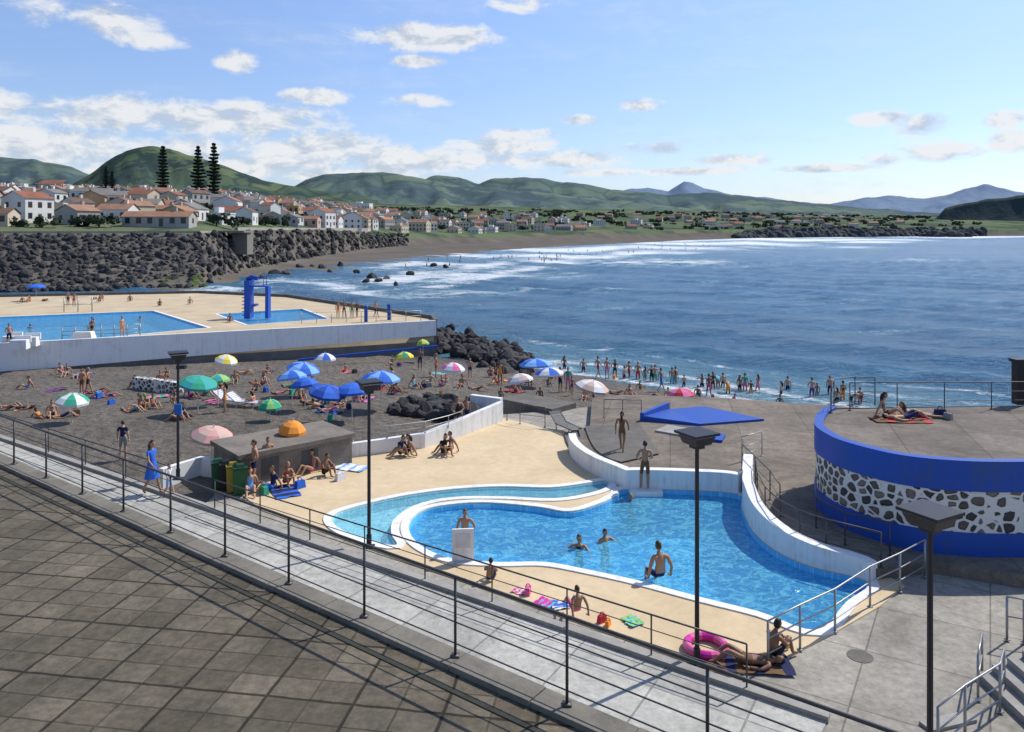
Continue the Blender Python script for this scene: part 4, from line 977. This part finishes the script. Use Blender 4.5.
for (u,v,r,a,b_,w_,l_) in [(545,604,.9,'mag','cyan',.45,.5),(560,606,.3,'blue','white',.45,.45),(632,622,.5,'lgreen','cyan',.4,.5),(520,592,1.,'pink','white',.3,.4),(748,664,1.5,'brown','navy',.8,1.8),(350,468,1.2,'white','lblue',.8,1.4),(285,492,.5,'navy','blue',.9,1.4)]:
    q=P(u,v); z=0 if inpoly(q.x,q.y,deck) else -.03
    if q.x<6 and (q-(wl+wd*((q-wl).dot(wd)))).dot(Vector((.5,.85,0)))<0: q=PW(u,v); z=q.z
    towel((q.x,q.y,z),r,a,b_,w_,l_)
def bag(p,c_,s=.4,name='beach_bag'):
    mb=MB(); x,y,z=p; mb.box((x,y,z+s*.35),(s,s*.5,s*.7),0,random.random()*3,taper=.8); mb.tube([(x-s*.25,y,z+s*.65),(x-.1*s,y,z+s*.95),(x+.1*s,y,z+s*.95),(x+s*.25,y,z+s*.65)],.015,5,0); mb.obj(name,[cloth(c_)])
bag(P(528,594),'pink',.28); bag(P(602,622),'red',.25); bag(P(608,626),'orange',.2); bag(P(300,488),'blue'); bag(P(264,494),'green'); bag(P(340,480),'white')
person(P(905,420,H),'lie',95,False,'trunks','grey','navy',1.,1,0,name='sunbathing_man'); person(P(885,417,H),'sit',60,True,'bikini','black','red',1.,1,0); towel(P(900,420,H),1.5,'brown','red',.9,1.9)
person(P(918,417,H),'prone',80,True,'bikini','blue','red',1.,1,1,name='sunbathing_woman'); bag(P(940,417,H),'navy'); bag(P(948,419,H),'grey',.3)
pl=[(82,397,'stand',20,0),(88,396,'walk',80,1),(67,376,'sit',40,1),(76,378,'lie',60,0),(62,374,'hug',0,0),(10,409,'lie',80,0),(20,410,'lie',-80,1),(40,418,'prone',60,1),(52,417,'sit',30,1),(62,418,'lie',90,0),(139,410,'sit',-60,1),(146,409,'hug',40,1),(153,408,'sit',20,0),(132,412,'lie',80,0),
(109,397,'lie',100,1),(97,393,'lie',80,0),(186,360,'stand',0,0),(235,383,'sit',0,0),(262,386,'hug',50,1),(256,392,'sit',-40,0),(282,394,'lie',80,1),(300,399,'sit',30,1),(315,404,'lie',90,1),(322,408,'prone',60,0),(340,403,'sit',-50,0),(354,401,'hug',40,1),(365,400,'sit',0,0),(330,412,'lie',60,0),
(420,370,'stand',20,0),(414,388,'sit',60,1),(430,385,'sit',-30,0),(446,384,'hug',0,0),(436,378,'stand',90,1),(462,388,'sit',0,1),(470,380,'stand',0,0),(490,377,'hug',0,1),(478,390,'lie',80,0),(398,392,'prone',70,1),(380,390,'sit',40,1),(345,372,'sit',0,0),(267,373,'sit',0,1),(245,374,'lie',80,0),
(205,395,'lie',80,1),(190,398,'sit',60,0),(175,402,'hug',0,1),(160,384,'sit',0,0),(220,391,'hug',10,1),(312,388,'sit',0,0),(290,388,'lie',70,1),(500,398,'hug',0,0),(515,392,'sit',40,1),(530,388,'stand',0,0),(548,386,'hug',0,1),(560,392,'relax',60,0),(568,392,'stand',0,0),(572,396,'walk',0,1),(586,400,'sit',0,0),(600,402,'prone',80,1),
(607,379,'stand',180,0),(615,380,'relax',160,1),(629,380,'walk',150,0),(638,382,'stand',180,0),(645,383,'stand',200,1),(655,384,'relax',180,0),(672,386,'stand',170,0),(676,386,'walk',150,1),(713,392,'stand',180,1),(709,398,'walk',160,0),(718,390,'bend',180,0),(723,391,'relax',200,0),(745,394,'stand',180,0),(751,396,'relax',150,0),(758,394,'walk',200,1),
(780,416,'relax',190,0),(812,400,'relax',180,0),(817,399,'stand',160,1),(843,404,'relax',170,0),(852,408,'bend',90,1),(860,407,'stand',150,0),(700,406,'sit',30,1),(712,408,'hug',0,0),(690,405,'lie',80,1),(805,420,'sit',30,0),(815,421,'hug',0,1),(650,398,'lie',80,0),(630,397,'sit',0,1),(735,404,'sit',40,0),(668,399,'sit',0,0),(618,394,'lie',80,1),(540,398,'sit',0,0),(484,366,'walk',30,0),(392,366,'sit',0,1),(445,352,'sit',0,0),(500,386,'stand',30,1),(830,398,'stand',180,0),
(684,390,'relax',180,0),(728,397,'bend',160,0),(598,379,'walk',140,0),(661,392,'walk',90,0),(640,390,'sit',150,1),(698,396,'sit',190,0)]
cl=['blue','red','navy','black','pink','green','orange','cyan','purple','grey','brown','black','navy']
for (u,v,po,fc,fem) in pl:
    q=PB(u,v)
    if inpoly(q.x,q.y,plaza): q=P(u,v,UZ) if u>590 else P(u,v,-.03)
    c_=random.choice(cl); s_=random.choice([.78,.9,.95,1.,1.,1.05]); of=random.choice(['bikini','swimsuit','bikini']) if fem else random.choice(['trunks','trunks','brief','shirt'])
    person(q,po,fc+random.uniform(-35,35),bool(fem),of,c_,random.choice(cl),s_)
    if po in('lie','prone','sit') and random.random()<.4: towel((q.x,q.y,q.z),math.radians(fc+random.uniform(-10,10)),random.choice(cl),random.choice(cl),.75,1.5)
    elif random.random()<.15: bag((q.x+.6,q.y,q.z),random.choice(cl))
# waders out in the first waves
for (x,y) in [(9,62.5),(11,61.5),(14.5,59.5),(17,58.2),(19.5,56.5),(20.5,58),(22.5,54),(6,65.5),(13,62),(4.5,67)]:
    person(Vector((x,y,-2.95+random.uniform(-.3,.1))),random.choice(['wade','stand','relax']),random.uniform(120,240),random.random()<.5,random.choice(['brief','swimsuit']),random.choice(['navy','red','black','blue']),'navy',1.,name='wading_bather')
for k in range(42):
    u=random.uniform(5,560); v=random.uniform(372,422)
    if u>350 and v>398: v-=28
    q=PB(u,v)
    if inpoly(q.x,q.y,plaza): continue
    r=random.random()
    if r<.18: towel((q.x,q.y,q.z),random.uniform(0,3),random.choice(cl),random.choice(cl),.7,1.4)
    elif r<.5: bag(q,random.choice(cl),.4)
    else: person(q,random.choice(['sit','lie','hug','hug','stand']),random.uniform(0,360),random.random()<.5,'bikini',random.choice(cl),random.choice(cl),.95)
for (u,v,po,fc,fem) in [(9,346,'relax',40,0),(122,337,'relax',60,0),(92,338,'stand',0,1),(68,306,'stand',0,0),(74,307,'walk',0,1),(100,302,'sit',0,0),(103,299,'hug',0,1),(95,299,'lie',0,0),(22,303,'sit',0,0),(30,302,'hug',0,1),(338,318,'stand',0,0),(344,318,'relax',0,1),(352,318,'stand',0,0),(357,318,'walk',0,1),(230,322,'sit',0,0),(160,306,'hug',0,1),(190,304,'sit',0,0),(268,311,'relax',0,0),(376,318,'walk',90,0),(130,301,'sit',0,1),(45,301,'lie',70,1)]:
    person(P(u,v,DZ),po,fc+random.uniform(-40,40),bool(fem),'bikini' if fem else 'trunks',random.choice(cl),random.choice(cl),1.)
for (u,v) in [(30,328),(90,326),(140,320)]:
    q=P(u,v,DZ-.15); person(Vector((q.x,q.y,DZ-.15-1.35)),'wade',random.uniform(0,360),False,'brief','navy','navy',1.,name='swimmer')
for k in range(60):
    u=random.choice([random.uniform(540,720),random.uniform(400,560)]); v=interp(u,[400,560,720],[266,256,243])+random.uniform(-5,5); q=P(u,v,-2.5)
    person(Vector((q.x,q.y,-3.1)),'stand',random.uniform(0,360),random.random()<.5,'bikini','black','navy',1.05,name='bather')
# ------------------------------------------------------------ town
WM=[M('house_white',(.62,.61,.58),.8,.12,.2),M('house_cream',(.52,.45,.34),.8,.12,.2),M('house_grey',(.34,.33,.31),.8,.12,.2),M('house_ochre',(.45,.32,.17),.8,.12,.2),M('house_pink',(.5,.34,.28),.8,.12,.2)]
RM=[M('roof_terracotta',(.24,.10,.06),.9,.3,.3),M('roof_orange',(.30,.16,.10),.9,.3,.3),M('roof_brown',(.15,.09,.065),.9,.3,.3),M('roof_grey',(.19,.175,.16),.9,.3,.3)]
GL=M('window_glass',(.03,.035,.04),.15,.1); TRM=M('trim_basalt',(.09,.085,.08),.8)
def house(x,y,z,w_,d_,h,rot,wm,rm,flat=False,name='house'):
    mb=MB(); cr,sr=math.cos(rot),math.sin(rot)
    T=lambda a,b_,c_:(x+a*cr-b_*sr,y+a*sr+b_*cr,z+c_)
    W,D=w_/2,d_/2
    def bx(a0,a1,b0,b1,c0,c1,mi):
        n=len(mb.v); mb.v+=[T(a,b_,c_) for c_ in (c0,c1) for a,b_ in ((a0,b0),(a1,b0),(a1,b1),(a0,b1))]
        for q in ((3,2,1,0),(4,5,6,7),(0,1,5,4),(1,2,6,5),(2,3,7,6),(3,0,4,7)): mb.f.append(tuple(n+i for i in q)); mb.m.append(mi)
    bx(-W,W,-D,D,-3,h,0)
    if flat: bx(-W-.15,W+.15,-D-.15,D+.15,h+.005,h+.45,0); bx(-W*.3,W*.2,-D*.4,D*.4,h+.45,h+2.2,0)
    else:
        rh=min(w_,d_)*.24; e=.3
        a=[T(-W-e,-D-e,h-.05),T(W+e,-D-e,h-.05),T(W+e,0,h+rh),T(-W-e,0,h+rh)]; b_=[T(W+e,D+e,h-.05),T(-W-e,D+e,h-.05),T(-W-e,0,h+rh),T(W+e,0,h+rh)]
        mb.poly(a,1); mb.poly(b_,1)
        for s in (-1,1): mb.poly([T(s*W,-D,h),T(s*W,D,h),T(s*W,0,h+rh-.12)],0)
        bx(W*.4,W*.4+.8,.2,1.,h+rh*.4,h+rh+1.,0)
    fl=max(1,int(h/2.9)); 
    for f in range(fl):
        nwin=max(2,int(w_/2.6))
        for k in range(nwin):
            cx=-W+(k+.5)*w_/nwin; zb=f*2.9+.9
            if f==0 and k==nwin//2: bx(cx-.5,cx+.5,-D-.06,-D+.02,0,2.1,3)
            else: bx(cx-.65,cx+.65,-D-.03,-D+.02,zb-.12,zb+1.42,3); bx(cx-.5,cx+.5,-D-.06,-D+.02,zb,zb+1.3,2)
        nw2=max(1,int(d_/3.2))
        for s in (-1,1):
            for k in range(nw2):
                cy=-D+(k+.5)*d_/nw2; a0,a1=(W-.02,W+.06) if s>0 else (-W-.06,-W+.02); bx(a0,a1,cy-.5,cy+.5,f*2.9+.9,f*2.9+2.2,2)
    mb.obj(name,[wm,rm,GL,TRM])
placed=[]
def tryhouse(u,y,w_,d_,h,rot,flat=False,name='house',wm=None,rm=None):
    x=(u-CX)*y/F
    for (a,b_,r) in placed:
        if (a-x)**2+(b_-y)**2<((r+max(w_,d_))*.47)**2: return False
    placed.append((x,y,max(w_,d_))); z=land_z(u,y)
    house(x,y,z,w_,d_,h,rot,wm or random.choice(WM[:1]*6+WM[1:]),rm or random.choice(RM*2+RM[1:2]),flat,name); return True
for (u,y,w_,d_,h,r) in [(28,208,9,8,6.2,1.3),(48,212,7,10,6.,.5),(5,218,10,7,5.6,.3),(78,206,7,8,3.4,1.2),(93,210,7,6,4.6,.6),(118,222,9,7,3.2,0),(-25,205,12,9,6,.1),(-60,210,12,9,6,.1)]: tryhouse(u,y,w_,d_,h,r)
tryhouse(160,205,17,6,2.6,.05,False,'house',WM[2],RM[1])
n=0
for k in range(4000):
    u=random.uniform(-110,350); yt=interp(u,KU,KT); y=yt+22+random.random()**1.15*480
    if n>300: break
    n+=tryhouse(u,y,random.uniform(6,11),random.uniform(5.5,8.5),random.choice([2.9,3.2,5.6,6.]) if y>yt+70 else random.choice([2.8,3.2,4.]),random.choice([0,1.57])+random.uniform(-.5,.5),random.random()<.15)
n=0
for k in range(3000):
    u=random.uniform(300,570); yt=interp(u,KU,KT); y=yt+25+random.random()**1.3*520
    if random.random()<(u-300)/330: continue
    if n>120: break
    n+=tryhouse(u,y,random.uniform(8,15),random.uniform(7,11),random.choice([4,6.2,7]),random.choice([0,1.57])+random.uniform(-.4,.4),random.random()<.2,wm=random.choice([WM[0],WM[0],WM[1],WM[2]]))
n=0
for k in range(600):
    u=random.choice([random.uniform(560,760),random.uniform(700,900)]); yt=interp(u,KU,KT); y=yt+30+random.random()*700
    if n>62: break
    n+=tryhouse(u,y,random.uniform(10,18),random.uniform(8,12),random.choice([3.5,4,6]),random.uniform(-.4,.4),random.random()<.2,wm=random.choice([WM[0],WM[1],WM[2]]))
for (u,y,w_,h) in [(495,980,50,20),(530,985,42,16),(553,990,30,12),(378,850,40,14),(360,820,24,11),(412,830,14,18),(450,900,34,11),(300,640,26,10)]:
    tryhouse(u,y,w_,14,h,random.uniform(-.1,.1),True,'apartment_building',WM[0 if u!=412 else 1])
y=520; u=35; x=(u-CX)*y/F; z=land_z(u,y); mb=MB()
zt=C+(229-184)*y/F
mb.box((x,y,(z+zt-3)/2),(4.4,4.4,zt-3-z)); mb.box((x,y,zt-2.8),(5.,5.,.4),1); mb.box((x,y,zt-1.7),(3.,3.,1.8),0); mb.ball((x,y,zt-.6),(1.5,1.5,1.6),1); mb.tube([(x,y,zt),(x,y,zt+1.9)],.12,5,1)
mb.box((x,y-2.22,zt-5.4),(1.2,.1,2.4),1); mb.box((x+2.22,y,zt-5.4),(.1,1.2,2.4),1); mb.box((x+10,y+6,z+3.5),(16,14,9))
mb.poly([(x+2,y-1.3,z+8),(x+18.3,y-1.3,z+8),(x+18.3,y+6,z+11),(x+2,y+6,z+11)],2)
mb.obj('church',[WM[2],TRM,RM[0]])
mb=MB(); pp=[]
for u in range(-140,250,10):
    y=interp(u,KU,KT)+1.5; pp.append(Vector(((u-CX)*y/F,y,interp(u,KU,KZ))))
wallpath(mb,pp,.6,lambda p:7.5,lambda p:9.0); 
mb.obj('promenade_wall',[M('promenade_concrete',(.33,.30,.25),.9,.15,.2)])
mb=MB(); pp=[]
for u in range(238,372,10):
    y=interp(u,KU,KT)+2; pp.append(Vector(((u-CX)*y/F,y,0)))
wallpath(mb,pp,1.,lambda p:7,lambda p:10.); mb.obj('promenade_wall',[M('promenade_concrete',(.33,.30,.25),.9,.15,.2)])
mb=MB(); q=Vector(((243-CX)*215/F,215,6)); mb.box((q.x,q.y,5.5),(4,5,6)); mb.box((q.x-5,q.y-3,8.8),(15,7,.5)); mb.obj('promenade_lookout',[M('tower_stone',(.2,.18,.15))])
# ------------------------------------------------------------ trees
fol=M('conifer_foliage',(.022,.040,.022),.9,.5,.6); trunkm=M('trunk_bark',(.06,.045,.035),.9)
def pine(u,vt,vb,y,rad=.17,nW=15):
    zb=C+(229-vb)*y/F; h=(vb-vt)*y/F; x=(u-CX)*y/F; z0=min(zb,land_z(u,y)); mb=MB()
    mb.tube([(x,y,z0-1),(x,y,zb+h*.5),(x,y,zb+h)],[.5,.3,.05],7,1)
    for k in range(nW):
        t=.10+.89*k/(nW-1); R=h*rad*(min(1,.55+t*1.6))*(1-t)**.5*random.uniform(.75,1.15)+.35; z=zb+h*t
        for b_ in range(8):
            a=2*math.pi*(b_+random.random()*.7)/8; dx_,dy_=math.cos(a),math.sin(a); L_=R*random.uniform(.55,1.15)
            tip=(x+dx_*L_,y+dy_*L_,z+L_*.10); mb.tube([(x,y,z),tip],[.09,.03],4,1)
            for s in range(14):
                f=.12+.88*s/13; c0=Vector((x+dx_*L_*f,y+dy_*L_*f,z+L_*.10*f+random.gauss(0,.12)*h/22)); r=.62*(1.15-.45*f)*h/22
                for _ in range(3):
                    d1=Vector((random.gauss(0,1),random.gauss(0,1),random.gauss(0,.7))).normalized()*r; d2=Vector((random.gauss(0,1),random.gauss(0,1),random.gauss(0,.8))).normalized()*r
                    mb.poly([c0-d1,c0+d2,c0+d1,c0-d2*.8],0)
    mb.obj('norfolk_pine_tree',[fol,trunkm])
pine(163,147,198,360,.15); pine(198,147,199,370,.155); pine(214,144,199,375,.14); pine(106,167,196,420,.14); pine(112,172,196,420,.13)
fl2=M('tree_foliage',(.034,.052,.028),.95,.55,.15,.5,1)
def treemass(name,n,ur,dr,sz,pw=1.,fl=1.):
    mb=MB(); 
    for k in range(n):
        u=random.uniform(*ur); yt=interp(u,KU,KT); y=yt+dr[0]+(dr[1]-dr[0])*random.random()**pw; x=(u-CX)*y/F; z=land_z(u,y); R=random.uniform(*sz)*(1+y/1500)
        if any((a-x)**2+(b_-y)**2<(r*.6+R)**2 for a,b_,r in placed): continue
        mb.tube([(x,y,z-1),(x,y,z+R*.8)],[R*.1,R*.05],5,1)
        for j in range(5):
            c=Vector((x+random.gauss(0,R*.8),y+random.gauss(0,R*.5),z+R*random.uniform(.3,.9)*fl))
            for q in range(24):
                d=Vector((random.gauss(0,1),random.gauss(0,1),random.gauss(0,1))).normalized(); p=c+d*R*.5*random.uniform(.5,1.1); p.z=z+(p.z-z)*.8
                e1=Vector((random.gauss(0,1),random.gauss(0,1),random.gauss(0,1))).normalized()*R*.2; e2=d.cross(e1).normalized()*R*.22
                mb.poly([p-e1,p-e2,p+e1,p+e2],0)
    mb.obj(name,[fl2,trunkm])
treemass('town_trees',260,(-100,350),(12,480),(1.4,3.2)); treemass('coastal_trees',480,(280,980),(15,1100),(1.8,3.6),1.,.7)
print('objects',len(bpy.data.objects))
